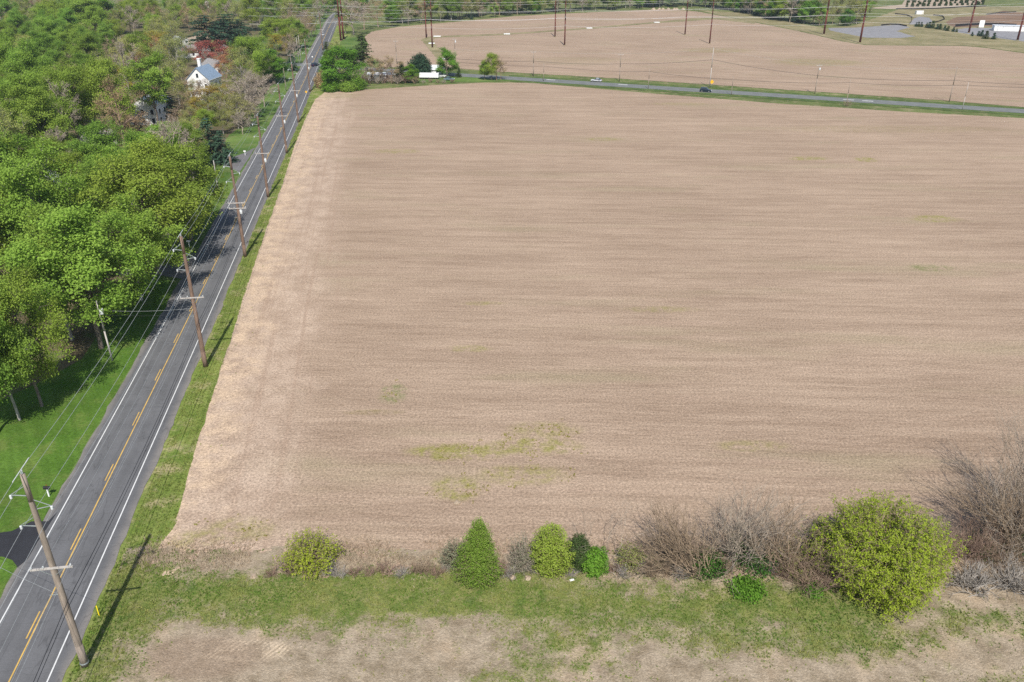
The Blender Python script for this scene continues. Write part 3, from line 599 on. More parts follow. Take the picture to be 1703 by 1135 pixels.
def name_all():
    by = {}
    for sp, o in PLACED:
        xy = np.array(o.location[:2]); k = min(range(len(LM)), key=lambda i: np.linalg.norm(LM[i][1]-xy)/ (1+0*i)); by.setdefault((sp, k), []).append((np.linalg.norm(LM[k][1]-xy), o))
    for (sp, k), L in by.items():
        L.sort(key=lambda a: a[0])
        for i, (d, o) in enumerate(L):
            o['label'] = (f"{ADJ[sp]}, {ORD[i]}closest of its kind to {LM[k][0]}" if i < len(ORD) else f"{ADJ[sp]} far off beyond {LM[k][0]}")
            if i >= len(ORD): o['group'] = f"{ADJ[sp]}s far off beyond {LM[k][0]}"

#@@TREES@@
# ---- landmarks that tree labels refer to
for a in [('the black mailbox', 78, 830), ('the leaning grey transformer pole', 187, 599), ('the white mailbox', 406, 255), ('the blue roofed white house', 345, 158), ('the pale boxy house', 258, 206),
          ('the small cream gable', 168, 246), ('the white farmhouse in the wood', 66, 350), ('the three broad pines', 372, 80), ('the crimson tree', 350, 112), ('the tan dirt plot', 228, 80), ('the orchard lawn', 432, 88),
          ('the dark blue car', 524, 112), ('the roadside red steel poles', 570, 67), ('the grey ranch roof', 320, 92), ('the grassy ditch', 717, 66), ('the upper tan field', 860, 27), ('the pale debris heap', 1110, 16), ('the meadow corner', 1290, 36), ('the gravel lot', 1420, 46), ('the nursery rows', 1560, 8), ('the rust coloured tree', 262, 122), ('the two leaning white trunks', 45, 250), ('the shaded driveway', 300, 430)]: lm(*a)

# ---- hedgerow along the near edge of the field, one plant after another
def hedge(name, sh, seed, u, v, vt, wpx, label, cat, leafm=None, group=None, **k):
    R = width_at(u, v, wpx)/2; p = P(u, v)+np.array([0, R*(.55 if sh == 'round' else .25 if sh != 'thicket' else .2), 0]); b_ = (CY-vt)/F
    hh = CAM_H+p[1]*(b_*math.cos(PITCH)-math.sin(PITCH))/(b_*math.sin(PITCH)+math.cos(PITCH)); hh = max(.6, hh-R*(.2 if sh == 'round' else 0))   # the seen foot is the near rim of a round crown
    pr = thicket(seed, hh, R, **k) if sh == 'thicket' else shrub(seed, hh, R, sh, leafm, **k)
    return plant(name, pr, label, cat, (p[0], p[1], 0), 0, 1, group, 'foliage', 'stems')
hedge('shrub', 'round', 1, 513, 956, 890, 92, 'sparse round yellow green shrub standing alone at the end of the hedgerow', 'shrub', LEAF['gold'], stems=110, nl=3, size=.17, cl=.12, inner=.5, twig=2, thick=.9)
hedge('pear_tree', 'cone', 2, 797, 972, 872, 72, 'tall pointed green bush, the most pear shaped in the hedgerow', 'bush', LEAF['vivid'], stems=210, nl=13, size=.125, cl=.15, inner=.25)
hedge('shrub', 'round', 3, 758, 948, 900, 50, 'thin grey green shrub leaning behind the tall pointed green bush', 'shrub', LEAF['sage'], stems=70, nl=4, size=.13, cl=.12)
hedge('shrub', 'egg', 4, 868, 953, 890, 46, 'wispy grey shrub between the tall pointed bush and the egg shaped bush', 'shrub', LEAF['sage'], stems=80, nl=2, size=.11, cl=.12, bark='greytwig')
hedge('shrub', 'egg', 5, 916, 953, 880, 58, 'egg shaped yellow green bush with dense leaves', 'bush', LEAF['lime'], stems=150, nl=11, size=.14, cl=.14, inner=.3)
hedge('juniper', 'egg', 6, 963, 944, 895, 36, 'dark grey green juniper touching the low vivid green bush', 'shrub', LEAF['cedar'], stems=120, nl=12, size=.14, cl=.12)
hedge('shrub', 'round', 7, 988, 954, 914, 42, 'low vivid green round bush with thick leaves beside the dark juniper', 'bush', LEAF['bright'], stems=100, nl=9, size=.2, cl=.13, inner=.4)
hedge('sapling', 'thicket', 8, 1006, 946, 862, 60, 'thin bare sapling just behind the low vivid green bush', 'sapling', stems=5, bark='greytwig', spread=.7, thick=.8)
hedge('shrub', 'round', 9, 1048, 950, 906, 46, 'small straggly olive shrub before the large bare thicket', 'shrub', LEAF['olive'], stems=50, nl=3, size=.14, cl=.14, thick=.9)
hedge('bare_thicket', 'thicket', 10, 1165, 962, 858, 130, 'bare brown thicket whose stems all sweep over to one side', 'thicket', stems=34, lean=(-1.0, .1), thick=1.9)
hedge('bare_thicket', 'thicket', 11, 1232, 942, 835, 120, 'tallest bare brown thicket with upright stems in the hedgerow', 'thicket', stems=30, lean=(.0, .1), thick=1.9, bark='greytwig')
hedge('bare_thicket', 'thicket', 12, 1310, 962, 870, 110, 'bare tangled thicket between the tallest thicket and the dark evergreen', 'thicket', stems=28, lean=(.15, 0), bark='twig', lv=4, thick=1.7)
hedge('evergreen_bush', 'round', 13, 1382, 948, 876, 66, 'dark evergreen bush half hidden behind the big yellow green bush', 'bush', LEAF['holly'], stems=120, nl=12, size=.2, cl=.2)
hedge('bare_thicket', 'thicket', 14, 1352, 985, 915, 80, 'low purplish brown bramble clump before the dark evergreen bush', 'thicket', stems=30, spread=1.4, bark='pinktwig')
hedge('big_bush', 'round', 15, 1478, 1008, 846, 190, 'biggest bush of all, wide and yellow green, at the edge of the weeds', 'bush', LEAF['gold'], stems=360, nl=9, size=.16, cl=.13, inner=.55, twig=3, per=6, thick=1.3)
hedge('small_weed_clump', 'round', 16, 1246, 993, 978, 46, 'low bright green weed clump under the tallest bare thicket', 'weed', LEAF['bright'], stems=46, nl=6, size=.24, cl=.3)
hedge('small_weed_clump', 'round', 17, 1355, 992, 972, 26, 'tiny bright green weed clump beside the biggest bush', 'weed', LEAF['bright'], stems=40, nl=10, size=.18, cl=.12)
hedge('bare_tree', 'thicket', 18, 1658, 905, 812, 90, 'pale bare small tree with a white trunk, before its shadow on the field', 'tree', stems=9, spread=.75, bark='palebark', thick=2.2)
hedge('bare_thicket', 'thicket', 34, 1685, 912, 800, 90, 'dense brown bare thicket at the photo edge behind the brambles', 'thicket', stems=40, bark='twig', thick=2.0)
hedge('bare_thicket', 'thicket', 35, 1722, 925, 790, 110, 'dense grey bare thicket cut off by the photo edge', 'thicket', stems=40, bark='greytwig', thick=2.0)
hedge('bare_tree', 'thicket', 19, 1716, 890, 745, 120, 'tall bare grey tree cut by the edge of the photo', 'tree', stems=24, spread=.65, bark='greytwig', thick=2.0)
hedge('bramble', 'thicket', 20, 1610, 935, 872, 120, 'reddish brown bramble heap behind the grey dead brush', 'bramble', stems=46, spread=1.5, bark='pinktwig')
hedge('bramble', 'thicket', 21, 1690, 945, 872, 110, 'brown bramble heap at the foot of the tall bare grey tree', 'bramble', stems=40, spread=1.5, bark='twig')
hedge('dead_brush', 'thicket', 22, 1625, 985, 945, 110, 'pale grey dead brush heap beside the biggest bush', 'brush', stems=46, spread=1.9, bark='palebark', thick=1.8, lv=3)
hedge('dead_brush', 'thicket', 23, 1695, 985, 930, 90, 'pale grey dead brush heap farther from the biggest bush', 'brush', stems=40, spread=1.9, bark='palebark', thick=1.8, lv=3)
hedge('evergreen_bush', 'round', 24, 1698, 922, 890, 34, 'small dark green bush among the brown brambles', 'bush', LEAF['holly'], stems=50, nl=10, size=.2, cl=.15)
hedge('ivy_clump', 'round', 30, 1180, 958, 925, 60, 'dark green ivy growing inside the sweeping bare thicket', 'ivy', LEAF['holly'], stems=40, nl=4, size=.2, cl=.3)
hedge('ivy_clump', 'round', 31, 1262, 950, 912, 80, 'dark green ivy at the foot of the tallest bare thicket', 'ivy', LEAF['holly'], stems=50, nl=4, size=.2, cl=.35)
hedge('ivy_clump', 'round', 32, 1325, 955, 915, 60, 'green ivy inside the tangled thicket beside dark evergreen bush', 'ivy', LEAF['olive'], stems=40, nl=5, size=.18, cl=.3)
hedge('ivy_clump', 'round', 33, 1640, 925, 900, 60, 'patch of green leaves among the reddish brambles', 'ivy', LEAF['holly'], stems=30, nl=4, size=.18, cl=.35)
hedge('bramble', 'thicket', 25, 1570, 905, 868, 70, 'low grey bramble clump behind the biggest bush', 'bramble', stems=30, spread=1.5, bark='greytwig')
hedge('weed_clump', 'thicket', 26, 640, 955, 938, 60, 'low reddish dry weed clump in the hedgerow gap', 'weeds', stems=40, spread=1.5, bark='pinktwig', lv=3, thick=.7)
hedge('weed_clump', 'thicket', 27, 705, 955, 934, 56, 'low brown dry weed clump near the grey green shrub', 'weeds', stems=40, spread=1.5, bark='twig', lv=3, thick=.7)
hedge('weed_clump', 'thicket', 28, 560, 962, 944, 50, 'low pale dry weed clump next to the lone round shrub', 'weeds', stems=36, spread=1.6, bark='palebark', lv=3, thick=.7)
hedge('weed_clump', 'thicket', 29, 1095, 955, 925, 60, 'low tan weed clump under the sweeping bare thicket', 'weeds', stems=36, spread=1.4, bark='twig', lv=3, thick=.7)

r_h = np.random.default_rng(77); brush_pr = [thicket(400+i, 1.5, 1.3, stems=26, spread=1.5, bark=('twig', 'pinktwig', 'palebark')[i], lv=3, thick=.9) for i in range(3)]
for i, u in enumerate([452, 478, 548, 590, 615, 668, 690, 728, 742, 776, 830, 848, 886, 900, 938, 948, 1022, 1034, 1066, 1082, 1110, 1130, 1200, 1215, 1278, 1296]):
    v = 954+r_h.uniform(-7, 5); p = P(u, v); k = int(r_h.integers(3))
    plant('dry_brush', brush_pr[k], ['tan', 'reddish', 'pale'][k]+' low dry brush tuft in the gaps of the hedgerow', 'brush', (p[0], p[1], 0), r_h.uniform(0, 6), r_h.uniform(.5, 1.0), 'low dry brush tufts in the hedgerow', 'foliage', 'stems')
# ---- trees at the corner beyond the field
T_ = tree_px
T_('fresh', 566, 149, 86, 'vivid dense green tree at the corner of road and field', 66)
T_('fresh', 548, 132, 90, 'smaller vivid green tree squeezed between road and corner tree', 26)
T_('cedar', 604, 108, 54, 'tallest dark cedar behind the corner trees', 32, var=0)
T_('cedar', 545, 98, 68, 'short dark cedar beside the road opposite the red steel poles', 16, var=1)
T_('olive', 559, 98, 70, 'brown green round tree next to the short dark cedar', 26, var=0)
T_('cedar', 585, 112, 80, 'dark cedar between the tallest cedar and the brown green tree', 22, var=1)
T_('tan', 622, 139, 96, 'brown budding tree beside the vivid corner tree', 38, var=0)
T_('bare', 636, 139, 100, 'bare brown tree in the clump beyond the field', 34, var=0)
T_('tan', 651, 138, 97, 'tan budding tree in the clump next to the dark cedar', 36, var=1)
T_('bare', 609, 141, 104, 'low bare brush tree right beside the vivid corner tree', 30, var=2)
T_('cedar', 668, 137, 101, 'dark ragged cedar in the clump by the white trailer', 24, var=0)
T_('fresh', 683, 138, 111, 'small fresh green tree against the white trailer', 26)
p = P(700, 127); plant('evergreen_tree', shrub(360, height_at(700, 127, 92), width_at(700, 127, 30)/2, 'egg', LEAF['spruce'], stems=150, nl=9, size=.5, cl=.45), 'rounded blue green evergreen behind the white trailer', 'tree', tuple(p), crown='crown', trunk='trunk')
br_c = [thicket(370+i, 3.2, .5, stems=16, spread=1.2, bark=('pinktwig', 'twig', 'greytwig')[i], lv=3, thick=2.2) for i in range(3)]
for i, u in enumerate([606, 616, 628, 640, 652, 662, 674, 690, 704, 716, 728, 738, 752]):
    p = P(u, 138.5+(i % 3)*.7-(u > 690)*1.0); plant('corner_brush', br_c[i % 3], ('reddish', 'brown', 'grey')[i % 3]+' brush bush along the field edge before the white buildings', 'brush', tuple(p), i*1.1, .55 if u > 690 else 1.25, 'brush along the field edge at the corner', 'foliage', 'stems')
T_('fresh', 743, 128, 85, 'loose light green tree between white trailer and side road', 34)
T_('cedar', 763, 129, 112, 'tiny pointed cedar next to the side road', 9, var=1)
T_('lime', 806, 133, 104, 'small pale green tree at one end of the lone clump by the side road', 22)
T_('lime', 818, 134, 91, 'tallest yellow green tree of the lone clump by the side road', 26)
T_('tan', 826, 134, 98, 'pinkish budding tree in the lone clump by the side road', 26)
T_('bare', 833, 133, 100, 'bare thin tree at the outer end of the lone clump by the side road', 20)
for i, (u, v, h_, w_) in enumerate([(538, 146, 122, 24), (553, 152, 132, 30), (592, 150, 128, 30), (580, 152, 136, 26)]):
    p = P(u, v); hh = height_at(u, v, h_); R = width_at(u, v, w_)/2
    plant('roadside_bush', shrub(300+i, hh, R, 'round', LEAF[['tan', 'bright', 'bright', 'vivid'][i]], stems=70, nl=9, size=.4, cl=.4), ['tan budding bush beside the road edge at the corner', 'fresh green bush under the vivid corner tree', 'green bush with white blossom hints beside the bare brush', 'low green bush at the field tip below the corner tree'][i], 'bush', (p[0], p[1], 0), 0, 1, None, 'foliage', 'stems')
T_('bare', 588, 58, 0, 'big pale bare tree spreading behind the red steel poles', 56, var=1)
T_('bare', 606, 50, 4, 'wide bare grey tree at the end of the upper field', 44, var=0)
T_('olive', 575, 56, 18, 'olive tree standing behind the red steel poles by the road', 26)

# ---- wood to the west of the road: the ones that stand out first
T_('vivid', 169, 580, 372, 'tall maple with a pale forked trunk behind the leaning transformer pole', 190, 1.0, var=1)
T_('vivid', 120, 566, 380, 'maple with a slender trunk just inside the shady wood edge', 120, 2.0, var=0)
T_('lime', 70, 676, 470, 'yellow tinged maple reaching out over the sunny house lawn', 120, .4, var=0)
T_('vivid', 33, 699, 500, 'leafy tree second from the frame edge beside the house lawn', 100, 3.0, var=2)
T_('vivid', -4, 722, 500, 'leafy tree cut by the frame edge beside the house lawn', 110, 3.9, var=3)
T_('lime', 262, 455, 270, 'wide yellow green tree overhanging the shaded driveway', 150, .3, var=1)
T_('vivid', 235, 500, 350, 'broad green tree at the wood edge before the shaded driveway', 130, .9, var=0)
T_('vivid', 318, 400, 255, 'round green tree leaning out towards the road and shading it', 110, 2.2, var=3)
T_('lime', 285, 395, 240, 'yellow green tree behind the one that shades the road', 110, 1.2, var=2)
T_('spruce', 352, 268, 192, 'tall dark spruce near the white mailbox', 58, .3, var=0)
T_('spruce', 372, 272, 214, 'smaller blue green spruce between tall dark spruce and road', 40, .9, var=1)
T_('rust', 262, 126, 66, 'rust red budding tree in the middle of the wood', 58)
T_('rust', 238, 140, 88, 'brownish rust tree beside the rust red budding tree', 46)
T_('red', 352, 112, 74, 'crimson leaved tree behind the blue roofed white house', 66)
T_('rust', 386, 124, 86, 'reddish brown tree next to the crimson leaved tree', 44)
T_('bare', 424, 196, 120, 'broad bare grey tree beside the road near the houses', 76, var=1)
T_('bare', 404, 205, 135, 'bare grey tree standing inside the broad bare one', 60, var=2)
T_('orange', 366, 192, 146, 'amber budding tree before the blue roofed white house', 60)
T_('tan', 330, 195, 150, 'pinkish budding tree beside the pale boxy house', 50)
T_('spruce', 284, 200, 136, 'dark evergreen hiding one side of the pale boxy house', 32, var=1)
PR['vivid'].append(broadleaf(110, 18, 4.6, .5, 11, 7, 4, 44, .36, .6, LEAF['vivid'], 'bark'))
T_('vivid', 266, 214, 100, 'green tree with a dark forked trunk before the pale boxy house', 62, var=4)
T_('orange', 205, 165, 115, 'amber tree in the wood beside the rust trees', 54)
T_('pine', 350, 84, 22, 'broadest dark pine, nearest the houses, of three beside the orchard lawn', 64, var=0)
T_('pine', 382, 80, 20, 'middle dark pine of the three beside the orchard lawn', 56, var=1)
T_('pine', 402, 70, 30, 'dark pine nearest the orchard lawn of the three', 36, var=0)
T_('spruce', 441, 57, 24, 'lone dark spruce at the far side of the orchard lawn', 20)
T_('lime', 462, 84, 33, 'bright yellow green tree beside the orchard lawn and road', 46)
T_('orange', 461, 94, 60, 'low amber tree before the bright yellow green roadside tree', 36)
T_('fresh', 456, 138, 90, 'bright green round tree near the road opposite the corner trees', 50)
T_('spruce', 486, 118, 82, 'dark ragged evergreen behind the pair of grey poles', 24)
T_('spruce', 398, 92, 72, 'little dark evergreen behind the reddish brown tree', 20)
p = P(434, 112); plant('purple_shrub', shrub(330, 6, 3.4, 'round', LEAF['purple'], stems=70, nl=10, size=.4, cl=.4), 'dark purple leaved shrub at the orchard lawn', 'shrub', (p[0], p[1], 0), 0, 1, None, 'foliage', 'stems')
T_('spruce', 330, 40, 22, 'small dark conifer far back in the budding wood', 16)
T_('vivid', 140, 62, 2, 'large deep green tree mass far back near the frame top', 80)
T_('fresh', 180, 58, 4, 'deep green tree next to the large far back one', 60)
for lab, u, v, vt, wd in [('pale slanting bare trunk tree in the wood', 42, 262, 150, 40), ('tall pale trunked tree beside the slanting one', 26, 215, 140, 44)]:
    T_('bare', u, v, vt, lab, wd, var=1)

FRONT = [(340, 204, 36, 50), (256, 252, 44, 52), (168, 276, 22, 36), (66, 385, 20, 40), (325, 108, 20, 18), (356, 126, 16, 10), (228, 105, 20, 18), (375, 96, 14, 8), (300, 84, 14, 10), (372, 102, 44, 22)]
for sp_, u_, v_, t_ in [('orange', 330, 202, 164), ('olive', 350, 207, 166), ('olive', 377, 202, 152), ('olive', 397, 214, 160), ('tan', 308, 206, 168), ('bare', 298, 221, 180), ('olive', 320, 224, 182), ('lime', 345, 226, 184), ('olive', 372, 224, 186), ('bare', 290, 238, 200), ('olive', 312, 244, 200), ('tan', 334, 248, 204), ('bare', 404, 224, 186), ('bare', 415, 210, 160), ('tan', 228, 218, 176), ('bare', 250, 228, 202), ('tan', 218, 240, 190), ('bare', 270, 232, 204), ('olive', 204, 240, 190), ('olive', 384, 176, 136), ('bare', 440, 178, 130), ('olive', 398, 158, 120), ('tan', 326, 172, 134), ('olive', 358, 170, 140), ('bare', 341, 174, 132), ('tan', 314, 160, 118), ('rust', 378, 138, 96)]:
    T_(sp_, u_, v_, t_, None, (v_-t_)*.85)
CLEAR = [(390, 238, 40, 26), (430, 84, 50, 26), (345, 150, 34, 26), (258, 196, 34, 14), (168, 240, 22, 12), (228, 80, 26, 14), (326, 90, 26, 14), (590, 100, 30, 30), (66, 345, 34, 20), (318, 66, 22, 8), (440, 108, 20, 10)]
def rnd_wood(n, smin, smax, lat0, lat1, gap, pick, hh, seed, umin=-60):
    r = np.random.default_rng(seed); k = 0
    for _ in range(n*40):
        s = smin+(smax-smin)*r.random()**.8; l = lat0+(lat1-lat0)*r.random(); q = road(l, s)
        dep = q[1]*math.cos(PITCH)+CAM_H*math.sin(PITCH); u = CX+q[0]*F/dep; v = CY-F*((q[1]*math.sin(PITCH)-CAM_H*math.cos(PITCH))/dep)
        if u < umin-30*(v > 300) or u > 640 or v < 3: continue
        g_ = gap*(1+.4*(s > 300))
        if any((q[0]-a)**2+(q[1]-b)**2 < (g_*.62+c*.5)**2 for a, b, c in used_xy): continue
        if any(abs(u-a) < b_ and abs(v-c_) < d_ for a, c_, b_, d_ in CLEAR): continue
        if abs(l+36) < 12.5 or (228 < u < 284 and 204 < v < 256): continue
        sp = pick(u, v, r); pr = PR[sp][r.integers(min(4, len(PR[sp])))]; h = hh*r.uniform(.68, 1.22)*{'bare': .9, 'olive': .95, 'tan': .85, 'spruce': .8, 'orange': .75}.get(sp, 1)
        if any(abs(u-a) < b_ and abs(v-c_) < d_ for a, c_, b_, d_ in FRONT):
            if r.random() < .45: continue
            sp = 'bare' if r.random() < .5 else 'olive'; pr = PR[sp][r.integers(min(4, len(PR[sp])))]; h = hh*r.uniform(.32, .54)
        for ua, ub, va, vb, cap in ((222, 290, 196, 340, 214), (238, 372, 196, 330, 206), (140, 196, 240, 320, 236), (40, 96, 352, 450, 336)):
            if ua < u < ub and va < v < vb: h = max(3.5, min(h, height_at(u, v, min(cap+r.uniform(0, 26), v-14))))
        k_ = h/pr[2]; o = plant(NAME[sp], pr, None, 'tree', (q[0], q[1], 0), r.uniform(0, 6.28), (k_*.9, k_*.9, k_*1.06), None); PLACED.append((sp, o)); used_xy.append((q[0], q[1], gap*.5)); k += 1
        if k >= n: break
    return k
def pick_west(u, v, r):
    x = r.random()
    if v > 300: return 'vivid' if x < .55 else 'lime' if x < .78 else 'olive' if x < .93 else 'bare'
    if v > 170:
        if u < 110: return 'vivid' if x < .7 else 'lime' if x < .85 else 'olive'
        return 'lime' if x < .3 else 'olive' if x < .62 else 'vivid' if x < .73 else 'tan' if x < .86 else 'bare'
    if v > 75:
        if u < 200: return 'vivid' if x < .58 else 'olive' if x < .75 else 'lime' if x < .9 else 'bare'
        return 'olive' if x < .4 else 'tan' if x < .58 else 'lime' if x < .76 else 'orange' if x < .84 else 'bare'
    return 'olive' if x < .38 else 'tan' if x < .52 else 'bare' if x < .76 else 'lime' if x < .92 else 'vivid'
n1 = rnd_wood(130, 92, 330, -230, -47.5, 10.6, pick_west, 18.5, 11)
n2 = rnd_wood(190, 300, 700, -420, -49, 10.5, pick_west, 16.5, 12)
# trees along both sides of the far road and the wood behind the fields
def pick_belt(u, v, r):
    x = r.random(); return 'vivid' if x < .22 else 'fresh' if x < .34 else 'olive' if x < .58 else 'bare' if x < .78 else 'lime' if x < .88 else 'spruce' if x < .92 else 'tan'
BELT = [(622, 49), (650, 44.5), (700, 40), (760, 35), (860, 25.5), (960, 20.5), (1060, 15.5), (1110, 12), (1180, 13), (1240, 22), (1290, 33), (1340, 42), (1385, 46), (1425, 42), (1440, 22), (1448, 12)]
r = np.random.default_rng(21)
for row in range(4):
    for (a, b), (c, d) in zip(BELT[:-1], BELT[1:]):
        A_, B_ = P(a, b), P(c, d); L = np.linalg.norm(B_-A_); n = max(1, int(L/10.5))
        for k in range(n):
            q = A_+(B_-A_)*(k+r.random())/n; q = q+np.array([r.normal(0, 2), row*10.5+3.5+r.uniform(-3, 3)*(row > 0), 0])
            if a >= 1385 and row > 1: continue
            if b > 30 and a < 1300 and row == 3 : pass
            sp = pick_belt(a, b, r); pr = PR[sp][r.integers(min(4, len(PR[sp])))]; h = r.uniform(12, 19)*(.62 if row == 0 and r.random() < .5 else 1)
            o = plant(NAME[sp], pr, None, 'tree', (q[0], q[1], 0), r.uniform(0, 6.28), h/pr[2]); PLACED.append((sp, o))
for s in np.arange(430, 800, 13):     # the far side of the road
    for lt, pr_ in ((-46, .8), (-25, .75)):
        if lt > -30 and s < 620: continue
        if r.random() < pr_:
            q = road(lt+r.uniform(-4, 2)*(1 if lt < -30 else -1), s+r.uniform(-4, 4)); sp = pick_belt(0, 0, r); pr = PR[sp][r.integers(min(4, len(PR[sp])))]
            o = plant(NAME[sp], pr, None, 'tree', (q[0], q[1], 0), r.uniform(0, 6.28), r.uniform(9, 15)/pr[2]); PLACED.append((sp, o))
print('woods', n1, n2, len(PLACED))
name_all()

# small evergreens and the nursery beyond the far field
ev = [conifer(260, 4, 1.5, LEAF['spruce'], 8, 6, .1, .8, 5, .05, .6), conifer(261, 4, 1.4, LEAF['cedar'], 8, 6, .1, .8, 5, .05, .6)]
EV = [(1523, 44.5, 37), (1527, 44.8, 36), (1532, 45, 36.5), (1541, 46.5, 37.5), (1545, 47, 36), (1550, 47.5, 34), (1558, 49, 40), (1563, 49.5, 39), (1571, 51, 42), (1576, 52, 43), (1585, 53, 45), (1590.5, 53.8, 47.5), (1616.5, 60.3, 53), (1627, 60.5, 51.5), (1632, 61, 49.5), (1639, 65, 50.5), (1652, 65.5, 54)]
for i, (u, v, vt) in enumerate(EV):
    p = P(u, v); h = height_at(u, v, vt); dk = i % 2 if i < 12 else int(i in (15,))
    plant('small_evergreen', ev[dk], f"young {'olive' if dk else 'dark'} evergreen, {ORD[i] or 'first '}in the row from gravel pad to red poles", 'evergreen', (p[0], p[1], 0), i*1.3, h/4, 'young evergreens in a row')
nb = shrub(340, 3.2, 1.5, 'egg', LEAF['cedar'], stems=40, nl=8, size=.5, cl=.35)
k = 0
for j in range(4):
    a, b = P(1506+j*3, 12.0-j*3.6), P(1636-j*2, 8-j*3.6)
    for i in range(15):
        q = a+(b-a)*(i+rng.uniform(-.25, .25))/14
        o = obj('nursery_shrub', nb[1], None, (q[0], q[1], 0)); o.rotation_euler = (0, 0, rng.uniform(0, 6)); o.scale = (rng.uniform(.45, .85),)*3
        tag(o, 'small dark shrub planted in rows on the pale nursery soil', 'shrub', 'shrubs planted in the nursery rows')

# ================================================================== POLES AND WIRES
M['pole'] = bark_mat('brown_pole_wood', (.20, .135, .10), .28); M['oldpole'] = bark_mat('weathered_pole_wood', (.26, .215, .175), .25); M['arm'] = bark_mat('grey_arm_wood', (.42, .39, .36), .15)
M['steel'] = plain('galvanised_steel', (.29, .32, .31), .5, .4); M['ceramic'] = plain('pale_insulator', (.58, .60, .60), .35, 0); M['can'] = plain('grey_transformer_paint', (.58, .61, .62), .45)
M['black'] = plain('black_rubber', (.02, .02, .022), .6); M['rustpole'] = bark_mat('rust_red_steel', (.115, .034, .026), .3); M['wire'] = plain('bright_conductor', (.40, .42, .42), .5, .2); M['cable'] = plain('dark_cable', (.035, .035, .04), .6)
M['farwire'] = plain('new_conductor', (.66, .66, .66), .5, .0)
ex, ey = np.array([RN[0], RN[1], 0]), np.array([RD[0], RD[1], 0]); Zv = np.array([0, 0, 1.])
POLES = [(142, 1107, 20.7), (342, 610, 20.5), (408, 427, 20.2), (446, 328, 19.6), (477, 255, 19.6), (496.5, 204, 19.2), (515.6, 153, 19.8), (537, 84, 19.5)]
nm_ = ['nearest weathered', 'second nearest brown', 'third nearest brown', 'fourth nearest brown', 'fifth nearest brown', 'sixth nearest brown', 'seventh nearest brown', 'farthest brown']
ATT = {k: [] for k in ('top', 'a1', 'a2', 'a3', 'x0', 'x1', 'x2', 'c0', 'c1', 'nt')}
for i, (u, v, h) in enumerate(POLES):
    p = P(u, v); o = thing('utility_pole', f"{nm_[i]} tall wooden power pole on the verge between road and field", 'utility pole', tuple(p), 0, 'tall power poles along the road')
    m = M['oldpole'] if i == 0 else M['pole']; r_ = np.random.default_rng(i); lx = r_.normal(0, .003, 2)
    def at(z, dx=0, dy=0): return np.array([lx[0]*z, lx[1]*z, z])+ex*dx+ey*dy
    b = MB(); n = 8
    for k in range(n): b.bar(at(h*k/n), at(h*(k+1)/n), .35-.15*k/n, .35-.15*(k+1)/n, 10, k in (0, n-1))
    b.build('pole_shaft', m, o, True)
    MB().bar(at(.02*h), at(.025*h), .40, .36, 10).build('base_collar', M['steel'], o) if i == 0 else None
    # post insulator on top with armour rods along the wire, three stand-off brackets, one wooden crossarm
    MB().lathe([(.05, 0), (.10, .08), (.06, .14), (.10, .2), (.06, .26), (.10, .32), (.04, .4)], tuple(at(h))).build('top_insulator', M['ceramic'], o, True)
    MB().bar(at(h+.4, 0, -1.6), at(h+.4, 0, 1.6), .035).build('armour_rod', M['ceramic'], o)
    for z, sd, key in ((.905, -1, 'a1'), (.84, 1, 'a2'), (.76, -1, 'a3')):
        z *= h; t_ = at(z+.1, sd*1.35)
        br = MB(); br.bar(at(z-.1, sd*.15), t_, .05, .04); br.bar(at(z+.85, sd*.12), t_, .035); ob = br.build('bracket', M['steel'], o)
        iv = MB().lathe([(.05, 0), (.12, .07), (.06, .12), (.12, .19), (.06, .24), (.12, .3), (.05, .36)], tuple(t_-Zv*.36)); iv.build('insulator', M['ceramic'], ob, True)
        ATT[key].append(p+t_-Zv*.38)
    zs = [.553*h] if i != 2 else [.553*h, .50*h]
    for zi, z in enumerate(zs):
        ar = MB(); ar.box(at(z, 0, -.26), (3.3, .13, .16), Matrix.Rotation(-TH, 4, 'Z')); a_ = ar.build('crossarm', M['arm'], o)
        bb = MB(); [bb.bar(at(z-.9, 0, -.2), at(z-.08, s_*.95, -.28), .025) for s_ in (-1, 1)]; bb.build('brace', M['steel'], o)
        for s_, key in ((-1.55, 'x0'), (-.62, 'x1'), (1.5, 'x2')):
            MB().lathe([(.03, 0), (.09, .06), (.05, .1), (.09, .16), (.04, .24)], tuple(at(z+.08, s_, -.26))).build('insulator', M['ceramic'], a_, True)
            if zi == 0: ATT[key].append(p+at(z+.34, s_, -.26))
    if i in (2, 3, 4, 5, 6):
        z = .44*h; tr = MB().lathe([(.05, 0), (.24, .03), (.27, .1), (.27, .8), (.2, .9), (.06, .95)], tuple(at(z, .52, -.05))); tb = tr.build('transformer', M['can'], o, True)
        MB().bar(at(z+.92, .5), at(z+1.15, .5), .06).build('bushing', M['ceramic'], tb)
    MB().bar(at(.41*h, -.1, -.1), at(.41*h, -.95, -.1), .03).build('street_arm', M['steel'], o)
    ATT['top'].append(p+at(h+.42)); ATT['nt'].append(p+at(.46*h, -.2)); ATT['c0'].append(p+at(7.6, .3)); ATT['c1'].append(p+at(7.15, .33))
